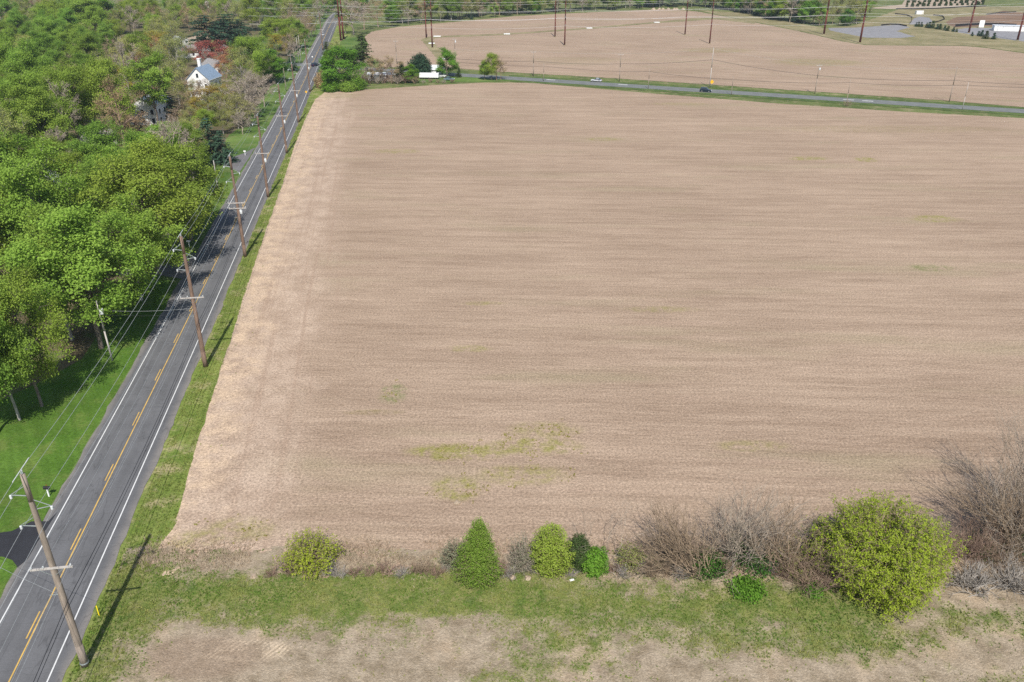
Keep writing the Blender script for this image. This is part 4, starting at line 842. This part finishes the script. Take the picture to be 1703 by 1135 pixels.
def wire(name, label, pts, m, rad=.022, sag=.018, cat='wire', group=None, ext=True, sides=4, n=14):
    if ext:        # carry the line on past the first and last pole
        a, b = pts[0], pts[1]; pts = [a-(b-a)*1.0]+list(pts); a, b = pts[-2], pts[-1]; pts = pts+[b+(b-a)*.8]
    P0, P1 = [], []; allp = []
    for a, b in zip(pts[:-1], pts[1:]):
        L = np.linalg.norm(b-a); ts = np.linspace(0, 1, n+1); q = a+(b-a)*ts[:, None]; q[:, 2] -= sag*L*4*ts*(1-ts)
        P0.append(q[:-1]); P1.append(q[1:])
    P0, P1 = np.concatenate(P0), np.concatenate(P1); V, q = tubes(P0, P1, np.full(len(P0), rad), np.full(len(P0), rad), sides)
    return tag(obj(name, np_mesh(name, V, q, m)), label, cat, group)
for key, lab, mm, rad, sg in (('top', 'uppermost conductor strung over the tops of the roadside power poles', 'wire', .02, .012), ('a1', 'upper bracket conductor on the woodland side of the roadside poles', 'wire', .02, .012), ('a2', 'bracket conductor on the field side of the roadside poles', 'wire', .02, .012), ('a3', 'lower bracket conductor on the woodland side of the roadside poles', 'wire', .02, .012),
                              ('x0', 'crossarm conductor nearest the woodland on the roadside poles', 'wire', .014, .014), ('x1', 'crossarm conductor close to the pole shafts', 'wire', .014, .014), ('x2', 'crossarm conductor nearest the field on the roadside poles', 'wire', .014, .014), ('nt', 'thin neutral wire below the crossarms of the roadside poles', 'wire', .015, .016), ('c0', 'upper black telephone cable low on the roadside poles', 'cable', .034, .016), ('c1', 'lower black telephone cable low on the roadside poles', 'cable', .026, .016)):
    wire('overhead_wire', lab, ATT[key], M[mm], rad, sg, 'wire', 'wires along the roadside poles')
q0 = ATT['c0'][0]; mid = (q0*.5+(ATT['c0'][0]-(ATT['c0'][1]-ATT['c0'][0]))*.5)
# guy lines from the nearest pole over the road
wire('service_wire', 'service wire crossing the road from the nearest pole to the driveway side', [P(142, 1107)+np.array([0, 0, 8.2]), P(-60, 955)+np.array([0, 0, 4.5])], M['wire'], .014, .02, ext=False)
wire('service_wire', 'service wire crossing the road from second pole to the transformer pole', [P(342, 610)+np.array([0, 0, 9.6]), P(187, 599)+np.array([0, 0, 8.3])], M['wire'], .016, .02, ext=False)
wire('service_wire', 'lower service wire crossing the road to the transformer pole', [P(342, 610)+np.array([0, 0, 8.8]), P(187, 599)+np.array([0, 0, 7.6])], M['cable'], .018, .02, ext=False)
# smaller poles
def small_pole(u, v, h, label, cat='utility pole', m='arm', can=False, arm=False, group=None, rad=.14, head=None, lean=0.0):
    p = P(u, v); o = thing('wooden_pole', label, cat, tuple(p), 0, group)
    b = MB(); b.bar((0, 0, 0), (lean*h, 0, h*.5), rad, rad*.85, 8); b.bar((lean*h, 0, h*.5), (lean*h*1.5, 0, h), rad*.85, rad*.65, 8); b.build('pole_shaft', M[m], o, True)
    if arm:
        a_ = MB().box((lean*h*1.5, -.16, h*.93), (2.2, .11, .13)).build('crossarm', M['arm'], o)
        for x in (-.95, 0, .95): MB().lathe([(.03, 0), (.08, .05), (.04, .1), (.08, .15), (.03, .2)], (x+lean*h*1.5, -.16, h*.93+.06)).build('insulator', M['ceramic'], a_, True)
    else: MB().lathe([(.03, 0), (.08, .05), (.04, .1), (.08, .15), (.03, .2)], (lean*h*1.5, 0, h)).build('insulator', M['ceramic'], o, True)
    if can: MB().lathe([(.05, 0), (.26, .03), (.28, .1), (.28, .85), (.2, .95), (.06, 1)], (lean*h*1.5*.8+.42, -.1, h*.78)).build('transformer', M['can'], o, True)
    if head:
        hd = MB().bar((0, 0, h*.97), (1.3, -.2, h*1.03), .035).build('lamp_arm', M['steel'], o); MB().box((1.45, -.22, h*1.03), (.55, .22, .12)).build('lamp_head', M['ceramic'], hd, bevel=.03)
    return p+np.array([lean*h*1.5, 0, h])
small_pole(187, 600, 10.0, 'leaning grey pole with transformer and lamp at the edge of the wood', m='arm', can=True, head=True, lean=-.012)
small_pole(364, 322, 8.2, 'slim pale pole beside the trees near the white mailbox', m='arm')
small_pole(488, 139, 12.5, 'grey pole with crossarm on the wooded side of the road', arm=True, m='oldpole')
small_pole(476, 152, 9, 'thin grey pole half inside the bright green round tree', m='oldpole')
small_pole(487, 128, 8, 'short pale pole next to the grey crossarm pole', m='arm')
small_pole(497.5, 106, 12, 'pale pole, first of the pair beside the dark evergreen', m='arm')
small_pole(501, 105, 13, 'pale pole, second of the pair beside the dark evergreen', m='arm')
small_pole(524, 56, 13, 'dark crossarm pole far up the wooded side of the road', arm=True, m='oldpole')
small_pole(527, 26, 13, 'white pole farthest up the wooded side of the road', m='arm')
for u, v, vt, lab, k in [(660, 107, 66, 'grey crossarm pole before the far field near the cedar', 1), (603, 104, 70, 'grey pole in front of the tallest cedar', 1), (757, 100, 63, 'crossarm pole with transformer behind the loose light green tree', 2), (887, 127, 84, 'crossarm pole on the far side of the side road before the silver car', 1), (1030, 136, 88, 'pole between silver car and dark car on the far side', 1),
                         (1180, 145.6, 80, 'tall pale pole beside the yellow sign', 3), (1355, 156, 106, 'pole with transformer beyond the dark car on the far side', 2), (1578.5, 170, 113, 'dark pole on the far side of the side road near the thin white pole', 1)]:
    e = small_pole(u, v, height_at(u, v, vt), lab, arm=k in (1, 2) and u < 1500, can=k == 2, m='arm' if k == 3 else 'oldpole', rad=.17, group='poles on the far side of the side road'); ATT.setdefault('n', []).append(e)
SP = [(904, 135.4, 107, 'slim pole on the near side before the silver car'), (1078, 148, 116, 'slim pole on the near side between both cars'), (1216, 158.5, 129, 'short slim pole on the near side just beyond the dark car'), (1407, 176, 134, 'slim pole with brush at its foot on the near side'), (1600, 183.4, 138, 'thin white pole on the near side of the side road')]
for u, v, vt, lab in SP:
    e = small_pole(u, v, height_at(u, v, vt), lab, m='arm' if u > 1500 else 'oldpole', rad=.12, group='slim poles on the near side of the side road'); ATT.setdefault('s', []).append(e)
wire('overhead_wire', 'dark cable strung along the slim near side poles of the side road', [q-Zv*.8 for q in ATT['s']], M['cable'], .045, .014)
wire('overhead_wire', 'dark cable along the poles on the far side of the side road', [q-Zv*4.6 for q in [ATT['n'][i] for i in (3, 4, 5, 6, 7)]], M['cable'], .05, .014)
wire('overhead_wire', 'thin wire on top of the poles on the far side of the side road', [q-Zv*.3 for q in [ATT['n'][i] for i in (3, 4, 5, 6, 7)]], M['wire'], .02, .014)
p = P(1410, 177); plant('roadside_brush', thicket(350, 2.2, 2, stems=14, spread=1.3), 'bare brush at the foot of a slim pole by the side road', 'brush', tuple(p), crown='foliage', trunk='stems')
# big transmission poles of rusty steel, in two rows
HB = [(567, 68.5), (709, 64), (923, 62), (1139, 58.3), (1370, 57.5), (1611, 55)]; HF = [(571.5, 66.5), (719, 80), (939, 76), (1180, 73), (1430, 71.5), (1692, 67.5)]
for row, L, dsc in ((0, HB, 'farther'), (1, HF, 'nearer')):
    tops = {k: [] for k in range(4)}
    plc = ['beside the main road', 'by the grassy ditch', 'in the far field between ditch and wood', 'in the middle of the far field', 'at the meadow near the gravel lot', 'by the gravel yard']
    for i, (u, v) in enumerate(L):
        p = P(u, v); h = 27.0 if i < 4 else 29.0; o = thing('transmission_pole', f"{dsc} rust red steel pole of the pair {plc[i]}", 'steel pole', tuple(p), 0, 'rust red transmission poles')
        rr = .42 if i in (1, 2, 3) else .62
        MB().bar((0, 0, 0), (0, 0, h*.5), rr, rr*.78, 12).bar((0, 0, h*.5), (0, 0, h), rr*.78, rr*.5, 12).build('pole_shaft', M['rustpole'], o, True)
        MB().lathe([(rr*1.5, 0), (rr*1.5, .25), (rr*1.15, .3)]).build('footing', M['dry'], o)
        for k, z in enumerate((.425, .59, .75, .93)):
            s_ = 1 if row else -1
            br = MB().bar((0, 0, z*h), (0, s_*-1.6, z*h+.25), .09, .07).build('bracket', M['rustpole'], o)
            MB().lathe([(.06, 0), (.16, .15), (.09, .3), (.16, .45), (.09, .6), (.16, .75), (.06, .9)], (0, s_*-1.6, z*h-.7)).build('insulator', M['steel'], br, True)
            tops[k].append(p+np.array([0, s_*-1.6, z*h-.7]))
    for k in range(4):
        wire('transmission_wire', f"{['lowest', 'second lowest', 'second highest', 'highest'][k]} long conductor on the {dsc} row of rust red steel poles", tops[k], M['farwire'], .06 if (k == 0 and row == 0) else .036, .012 if k else .014, 'wire', 'conductors on the rust red steel poles')

# ================================================================== BUILDINGS
M['white'] = plain('white_siding', (.80, .80, .78), .6, 0, .05, .8); M['cream'] = plain('cream_siding', (.62, .60, .54), .6, 0, .06, .8); M['bluegrey'] = plain('blue_grey_shingle', (.20, .27, .36), .8, 0, .2, 2); M['greyroof'] = plain('grey_shingle', (.25, .24, .235), .85, 0, .25, 2)
M['paleroof'] = plain('pale_metal_roof', (.62, .65, .68), .5, 0, .12, 1); M['glass'] = plain('dark_window_glass', (.03, .04, .05), .12, 0, .2, 1, .6); M['door'] = plain('dark_door', (.10, .06, .05), .5); M['brick'] = plain('red_brick', (.30, .13, .09), .85, 0, .2, 5)
def house(name, label, cat, u, v, W, D, H, RH, rz, wall, roof, wins=((3, 2),), chim=None, door=True):
    o = thing(name, label, cat, tuple(P(u, v)), rz)
    # gable ends face local -y / +y; ridge runs along y
    b = MB().prism([(-W/2, 0), (W/2, 0), (W/2, H), (0, H+RH), (-W/2, H)], -D/2, D/2); b.build('wall', M[wall], o)
    r = MB(); ov = .4; n = math.hypot(W/2, RH); 
    for s in (-1, 1):
        ax, az = s*(W/2+ov), H-RH*ov/(W/2); prof = [(ax, az+.02), (0, H+RH+.02), (0, H+RH+.24), (ax, az+.24)]
        r.prism(prof if s > 0 else prof[::-1], -D/2-ov, D/2+ov)
    rf = r.build('roof', M[roof], o)
    for s in (-1, 1): MB().box((s*(W/2+ov+.06), 0, H-RH*ov/(W/2)+.08), (.12, D+2*ov, .14)).build('gutter', M['white'], rf)
    def window(c, sx, axis):
        ob = MB().box(c, (sx+.2, .12, 1.7) if axis == 'y' else (.12, sx+.2, 1.7)).build('window', M['white'], o)
        e = .035; cc = np.array(c)+(np.array([0, np.sign(c[1])*e, 0]) if axis == 'y' else np.array([np.sign(c[0])*e, 0, 0]))
        MB().box(cc, (sx, .12, 1.5) if axis == 'y' else (.12, sx, 1.5)).build('pane', M['glass'], ob)
    nfl = max(1, int(H/2.7))
    for fl in range(nfl):
        z = 1.6+fl*2.8
        for k in range(max(2, int(W/3))):
            x = -W/2+W*(k+.5)/max(2, int(W/3))
            for s in (-1, 1):
                if fl == 0 and k == 0 and s < 0 and door: continue
                window((x, s*(D/2+.03), z), 1.0, 'y')
        for k in range(max(2, int(D/3.2))):
            y = -D/2+D*(k+.5)/max(2, int(D/3.2))
            for s in (-1, 1): window((s*(W/2+.03), y, z), 1.0, 'x')
    if RH > 2.4: window((0, -D/2-.03, H+RH*.35), .9, 'y')
    if door:
        d = MB().box((-W/2+W*.5/max(2, int(W/3)), -D/2-.05, 1.05), (1.0, .12, 2.1)).build('door', M['door'], o); MB().box((-W/2+W*.5/max(2, int(W/3))+.38, -D/2-.14, 1.0), (.06, .06, .14)).build('handle', M['steel'], d)
    if chim: 
        cb = MB().box((chim[0], chim[1], H+RH*.6+.9), (1.1, 1.1, RH+2.2)); cb.box((chim[0], chim[1], H+RH*1.1+2.05), (1.35, 1.35, .25)); cb.build('chimney', M[chim[2]], o)
    return o
house('white_house', 'white gabled farmhouse with blue grey roof and white chimney', 'house', 344, 158, 9, 11, 6.8, 4.2, math.radians(-6), 'white', 'bluegrey', chim=(-2.2, 2.5, 'white'))
house('white_barn', 'white outbuilding behind the blue roofed farmhouse under the crimson tree', 'barn', 360, 122, 7, 11, 3.8, 2.2, math.radians(50), 'white', 'greyroof', door=False)
house('ranch_house', 'low grey roofed house with white gable near the dark pines', 'house', 320, 94, 9, 17, 3, 2.6, math.radians(-62), 'white', 'greyroof')
house('pale_house', 'pale boxy two storey house behind a dark forked trunk', 'house', 254, 203, 10, 11, 7.0, 1.8, math.radians(-4), 'white', 'paleroof', chim=(2.5, 1, 'brick'))
house('cottage', 'small cream gabled cottage peeking out of the wood', 'house', 166, 244, 6, 8, 3.2, 2.4, math.radians(-25), 'cream', 'greyroof')
house('farmhouse', 'white house almost hidden by maples in the wood', 'house', 62, 352, 9, 13, 5.6, 2.8, math.radians(-20), 'white', 'paleroof', chim=(1.5, -2, 'brick'))
house('garden_shed', 'little grey roofed shed at the edge of the orchard lawn', 'shed', 375, 88, 4, 5, 2.4, 1.5, math.radians(20), 'cream', 'greyroof')
house('far_house', 'white house far back in the budding wood near the frame top', 'house', 335, 14, 11, 14, 5.5, 2.8, .5, 'white', 'paleroof')
house('far_house', 'white house glimpsed in the trees beyond the upper field', 'house', 680, 12, 12, 14, 6, 3, .2, 'white', 'paleroof')
house('tan_shed', 'pale shed at the tan path behind the rust coloured tree', 'shed', 300, 74, 6, 8, 2.8, 1.6, .9, 'white', 'paleroof')
# the low white building among the corner trees and the vehicles in its yard
house('white_trailer', 'long low white mobile home among the corner trees', 'mobile home', 640, 134, 3.6, 14, 2.6, .6, math.radians(86), 'white', 'paleroof')
def long_trailer(label, u, v, L, rz):
    o = thing('box_trailer', label, 'trailer', tuple(P(u, v)), rz)
    MB().box((0, 0, 1.6), (L, 2.3, 1.8)).build('body', M['white'], o, bevel=.08); MB().box((0, 0, .62), (L-.2, 2.2, .15)).build('chassis', M['black'], o)
    MB().bar((L/2, 0, .6), (L/2+1.3, 0, .55), .06).build('drawbar', M['steel'], o)
    for s in (-1, 1):
        for x in (-1.2, -.2): MB().bar((x, s*1.0, .4), (x, s*1.25, .4), .4, .4, 16).build('wheel', M['black'], o, True)
    MB().box((-L/2-.03, 0, 1.6), (.06, 2.0, 1.6)).build('rear_door', M['cream'], o)
long_trailer('long white box trailer lying along the field edge at the corner', 714, 131.5, 8.6, math.radians(-4))
house('white_garage', 'white garage with pale roof behind the box trailer', 'garage', 722, 124.5, 6, 9, 2.7, 1.4, math.radians(80), 'white', 'paleroof', door=True)

# ================================================================== VEHICLES
M['tyre'] = plain('tyre_rubber', (.018, .018, .02), .85); M['rim'] = plain('alloy_rim', (.55, .56, .58), .35, .7); M['lamp'] = plain('headlamp_glass', (.85, .87, .88), .15, 0, .03); M['tail'] = plain('red_tail_lamp', (.4, .02, .02), .25)
def car_paint(name, c):
    m = plain(name, c, .28, .25, .03, 1, .5); return m
def car(name, label, u, v, rz, paint, suv=False):
    o = thing(name, label, 'car', tuple(P(u, v)+np.array([0, 0, .05])), rz); L = 4.7; W = 1.82
    h1 = 1.0 if suv else .86
    low = [(-L/2, .32), (L/2, .32), (L/2+.02, .62), (L/2-.25, h1-.12), (L*.22, h1), (-L*.36, h1+.02), (-L/2+.06, h1-.02), (-L/2-.02, .6)]
    b = MB().prism(low, -W/2, W/2).build('body', paint, o, bevel=.07)
    top = 1.68 if suv else 1.42
    x0, x1, t0, t1 = ((-L/2+.12, L*.24, -L/2+.42, L*.06) if suv else (-L*.40, L*.22, -L*.22, L*.04))
    cab = [(x0, -W/2+.06, h1), (x1, -W/2+.06, h1), (x1, W/2-.06, h1), (x0, W/2-.06, h1), (t0, -W/2+.24, top), (t1, -W/2+.24, top), (t1, W/2-.24, top), (t0, W/2-.24, top)]
    fc = [(3, 2, 1, 0), (4, 5, 6, 7), (0, 1, 5, 4), (1, 2, 6, 5), (2, 3, 7, 6), (3, 0, 4, 7)]
    MB().add(cab, fc).build('window_glass', M['glass'], o, bevel=.04)
    MB().box(((t0+t1)/2, 0, top+.02), (t1-t0+.12, W-.44, .07)).build('roof_panel', paint, o, bevel=.03)
    for x in ((t0+t1)/2,):
        for s in (-1, 1): MB().bar((x, s*(W/2-.05), h1), (x, s*(W/2-.22), top), .05).build('pillar', paint, o)
    for x in (-L*.30, L*.31):
        for s in (-1, 1):
            w_ = MB().bar((x, s*(W/2-.2), .34), (x, s*(W/2+.02), .34), .34, .34, 18).build('wheel', M['tyre'], o); MB().bar((x, s*(W/2), .34), (x, s*(W/2+.035), .34), .21, .19, 14).build('rim', M['rim'], w_)
    for s in (-1, 1):
        MB().box((L/2-.06, s*.66, .7), (.16, .36, .16)).build('headlight', M['lamp'], o, bevel=.03); MB().box((-L/2+.03, s*.7, .8), (.12, .28, .18)).build('taillight', M['tail'], o, bevel=.02)
        MB().box((x1-.25, s*(W/2+.1), h1+.08), (.16, .2, .13)).build('wing_mirror', paint, o, bevel=.02)
    MB().box((L/2+.03, 0, .5), (.05, .5, .12)).build('number_plate', M['cream'], o)
    return o
sa = math.atan2(SD[1], SD[0]); ra = math.atan2(RD[1], RD[0])
car('silver_sedan', 'silver sedan driving along the side road', 992, 136.2, sa+math.pi, car_paint('silver_paint', (.62, .63, .65)))
car('dark_suv', 'dark navy estate car driving along the side road', 1173.5, 153.2, sa, car_paint('navy_paint', (.02, .035, .055)), True)
car('blue_car', 'dark blue car on the main road at the corner trees', 524, 110.5, ra-.5, car_paint('deep_blue_paint', (.01, .015, .05)), True)
car('white_car', 'small white and dark car far up the main road', 537, 59.5, ra+math.pi, car_paint('white_paint', (.75, .75, .75)))
car('teal_car', 'grey teal car parked beside the small green bush in the corner yard', 747, 134, sa+.2, car_paint('teal_paint', (.16, .25, .27)))
car('white_van', 'white car parked beside the house garage in the corner yard', 733, 128.8, sa+.1, car_paint('off_white_paint', (.72, .72, .7)), True)
car('parked_white_car', 'white car parked by the red twigged shrub near the farmhouse', 330, 170, .4, car_paint('pale_car_paint', (.7, .7, .72)))

# ================================================================== SMALL THINGS
def mailbox(label, u, v, box, rz):
    o = thing('mailbox', label, 'mailbox', tuple(P(u, v)), rz)
    MB().box((0, 0, .55), (.14, .14, 1.1)).build('post', M['white'], o, bevel=.01)
    prof = [(-.16, 1.1), (.16, 1.1), (.16, 1.28)]+[(.16*math.cos(a), 1.28+.16*math.sin(a)) for a in np.linspace(.3, 2.84, 7)]+[(-.16, 1.28)]
    bx = MB().prism(prof, -.34, .34).build('box', M[box], o); MB().box((.19, .1, 1.42), (.02, .05, .26)).build('flag', M['tail'], bx)
mailbox('black mailbox on a white post at the driveway edge', 82, 826, 'black', -TH+1.4); mailbox('white mailbox on a post at the grey driveway', 408, 259, 'white', 1.4)
mailbox('pale mailbox by the mouth of the shaded driveway', 315, 411, 'white', 1.4)
o = thing('marker_post', 'yellow plastic marker post on the verge near the nearest pole', 'marker post', tuple(P(165, 1024)), 0)
M['yel'] = plain('yellow_marker_plastic', (.80, .62, .02), .5); MB().box((0, 0, .55), (.10, .04, 1.1)).build('post', M['yel'], o, bevel=.01); MB().box((0, 0, 1.16), (.12, .06, .12)).build('cap', M['yel'], o, bevel=.02)
def sign(label, u, v, h, size, m, rz, kind='diamond'):
    o = thing('road_sign', label, 'sign', tuple(P(u, v)), rz); MB().bar((0, 0, 0), (0, 0, h), .05).build('post', M['steel'], o)
    R_ = Matrix.Rotation(math.pi/4, 4, 'Y') if kind == 'diamond' else None
    MB().box((0, -.07, h), (size, .03, size), R_).build('sign_plate', m, o)
M['sign'] = plain('amber_sign_sheet', (.75, .42, .03), .4)
sign('amber diamond warning sign beside the tall pale pole', 1183, 145.5, 2.2, 1.3, M['sign'], 0); sign('yellow warning sign at the verge by the seventh pole', 510, 160, 1.6, .75, M['sign'], 0)
sign('small white sign on the verge far up the main road', 520, 100, 1.6, .6, M['white'], 0, 'rect')
# white slabs lying in the ditch of the far field
for lab, u, v, L in [('white slab lying in the ditch beside the pair of red steel poles', 727, 61.3, 4.5), ('white slab beside the nearer red pole by the ditch', 718, 73, 3.6), ('white slab in the ditch nearest the ditch poles', 843, 57.4, 4), ('white slab in the ditch between both middle pole pairs', 980, 47.6, 4), ('white slab farthest along the ditch', 1092, 38, 4), ('white slab at the roadside end of the ditch strip', 735, 99, 3.5)]:
    p = P(u, v); o = thing('culvert_slab', lab, 'slab', tuple(p), .05, 'white slabs in the ditch')
    MB().box((0, 0, .25), (L, 2.6, .36)).build('slab', M['white'], o, bevel=.08); MB().box((-L/2+.5, 0, .1), (.5, 3.0, .2)).build('end_block', M['gravel'], o, bevel=.03)
# pale debris heap at the wood edge
p = P(1112, 16.2); r = np.random.default_rng(4)
for i in range(7):
    b = MB(); q = p+np.array([(i-3)*4.2+r.normal(0, .6), r.normal(0, .8), 0]); prof = [(1.6+r.uniform(0, .5), 0), (1.3, .6), (.7, 1.1+r.uniform(0, .4)), (.2, 1.4)]
    me_ = MB().lathe(prof, (0, 0, 0), 9).mesh('debris_heap', M['nursery'], False)
    for v_ in me_.vertices: v_.co += Vector(r.normal(0, .14, 3))
    tag(obj('debris_heap', me_, None, tuple(q)), f"pale stone heap, {ORD[i] or 'first '}in the line at the far wood edge", 'heap', 'pale stone heaps at the wood edge')
# construction yard at the far right
o = thing('white_wall_building', 'long white low building cut by the frame edge behind the gravel yard', 'building', tuple(P(1700, 52)), -.25)
MB().box((0, 0, 1.6), (36, 6, 3.2)).build('wall', M['white'], o); MB().box((0, 0, 3.32), (36.6, 6.6, .22)).build('roof', M['paleroof'], o)
for i in range(11): MB().box((-16+i*3.2, -3.03, 1.6), (.12, .08, 3.1)).build('panel_joint', M['steel'], o)
o = thing('site_board', 'white upright site board by the gravel yard', 'board', tuple(P(1466.5+165, 46.5)), 0)
MB().box((0, 0, 2.5), (3.4, .15, 4.6)).build('board', M['white'], o); [MB().bar((x, .12, 0), (x, .12, 4.4), .08).build('post', M['steel'], o) for x in (-1.3, 1.3)]
o = thing('site_box', 'white storage box alone on the far meadow', 'storage box', tuple(P(1528.5, 24)), .1); MB().box((0, 0, 1.3), (6, 2.4, 2.6)).build('body', M['white'], o, bevel=.06); MB().box((2.2, -1.22, 1.2), (1.2, .06, 2.1)).build('door', M['cream'], o)
def silt_fence(label, pts, h=.9):
    o = thing('silt_fence', label, 'fence', tuple(P(*pts[0]))); o0 = P(*pts[0]); Q = [P(*q)-o0 for q in pts]
    V, fc = [], []
    for q in Q: V += [(q[0], q[1], 0), (q[0], q[1], h), (q[0], q[1]+.06, h), (q[0], q[1]+.06, 0)]
    for i in range(len(Q)-1):
        a = i*4
        for k in range(4): fc.append((a+k, a+(k+1) % 4, a+4+(k+1) % 4, a+4+k))
    b = MB().add(V, fc); b.build('fabric', M['black'], o)
    for q in Q: MB().bar((q[0], q[1]-.05, 0), (q[0], q[1]-.05, h+.2), .05).build('stake', M['oldpole'], o)
silt_fence('dark silt fence curving round the gravel pad', [(1488, 24), (1508, 26), (1517, 30), (1516, 36), (1512, 41)]); silt_fence('dark silt fence bending beside the red soil', [(1552, 26), (1568, 28), (1571, 33), (1560, 37), (1552, 39)])
silt_fence('long dark silt fence in front of the nursery rows', [(1490, 15.6), (1520, 15.8), (1560, 15), (1600, 12.5), (1640, 11)]); silt_fence('dark silt fence between red soil and gravel yard', [(1588, 45), (1610, 43), (1632, 42), (1660, 42.5), (1690, 44)], 1.6)
silt_fence('low dark silt fence along the edge of the gravel lot', [(1465, 43.2), (1480, 41.5), (1495, 42), (1508, 44.5)]); silt_fence('dark silt fence on the hill of red soil', [(1640, 25), (1660, 22.5), (1690, 21)])
p = P(1200, 33)
# little odds in the foreground
tag(obj('litter', MB().box((0, 0, .1), (.45, .25, .06), Matrix.Rotation(.4, 4, 'Z')).mesh('litter', M['white'], bevel=.02), None, tuple(P(951, 966))), 'white scrap of litter in the grass below the dark juniper', 'litter')
for i, (u, v) in enumerate([(422, 960), (878, 963), (852, 962), (760, 838)]):
    me_ = MB().lathe([(.3, 0), (.34, .12), (.22, .26), (.08, .32)], (0, 0, 0), 8).mesh('stone', M['nursery'])
    for v_ in me_.vertices: v_.co += Vector(rng.normal(0, .04, 3))
    tag(obj('stone', me_, None, tuple(P(u, v))), ['pale stone at the hedge line before the lone round shrub', 'pale stone below the wispy grey shrub', 'small pale stone between pointed bush and grey shrub', 'small stone in the yellow weeds of the field'][i], 'stone')
wire('fence_line', 'thin split rail fence across the orchard lawn', [P(410, 86)+Zv*1.0, P(425, 88)+Zv*1.0, P(450, 86)+Zv*1.0], M['arm'], .09, 0, 'fence', ext=False)
# ================================================================== THE AIR
hz = bpy.data.meshes.new('haze'); bm = bmesh.new(); bmesh.ops.create_cube(bm, size=1)
for v_ in bm.verts: v_.co = Vector((v_.co.x*5200, v_.co.y*5200+1500, (v_.co.z+.5)*66-2))
bm.to_mesh(hz); bm.free(); hm = bpy.data.materials.new('pale_air'); hm.use_nodes = True; nt = hm.node_tree; nt.nodes.clear()
vo = nt.nodes.new('ShaderNodeVolumePrincipled'); vo.inputs['Color'].default_value = (.80, .88, 1, 1); vo.inputs['Density'].default_value = .00010; vo.inputs['Anisotropy'].default_value = .2
oo = nt.nodes.new('ShaderNodeOutputMaterial'); nt.links.new(vo.outputs[0], oo.inputs['Volume']); hz.materials.append(hm)
tag(obj('haze', hz), 'thin pale spring haze over the fields', 'haze', kind='stuff')
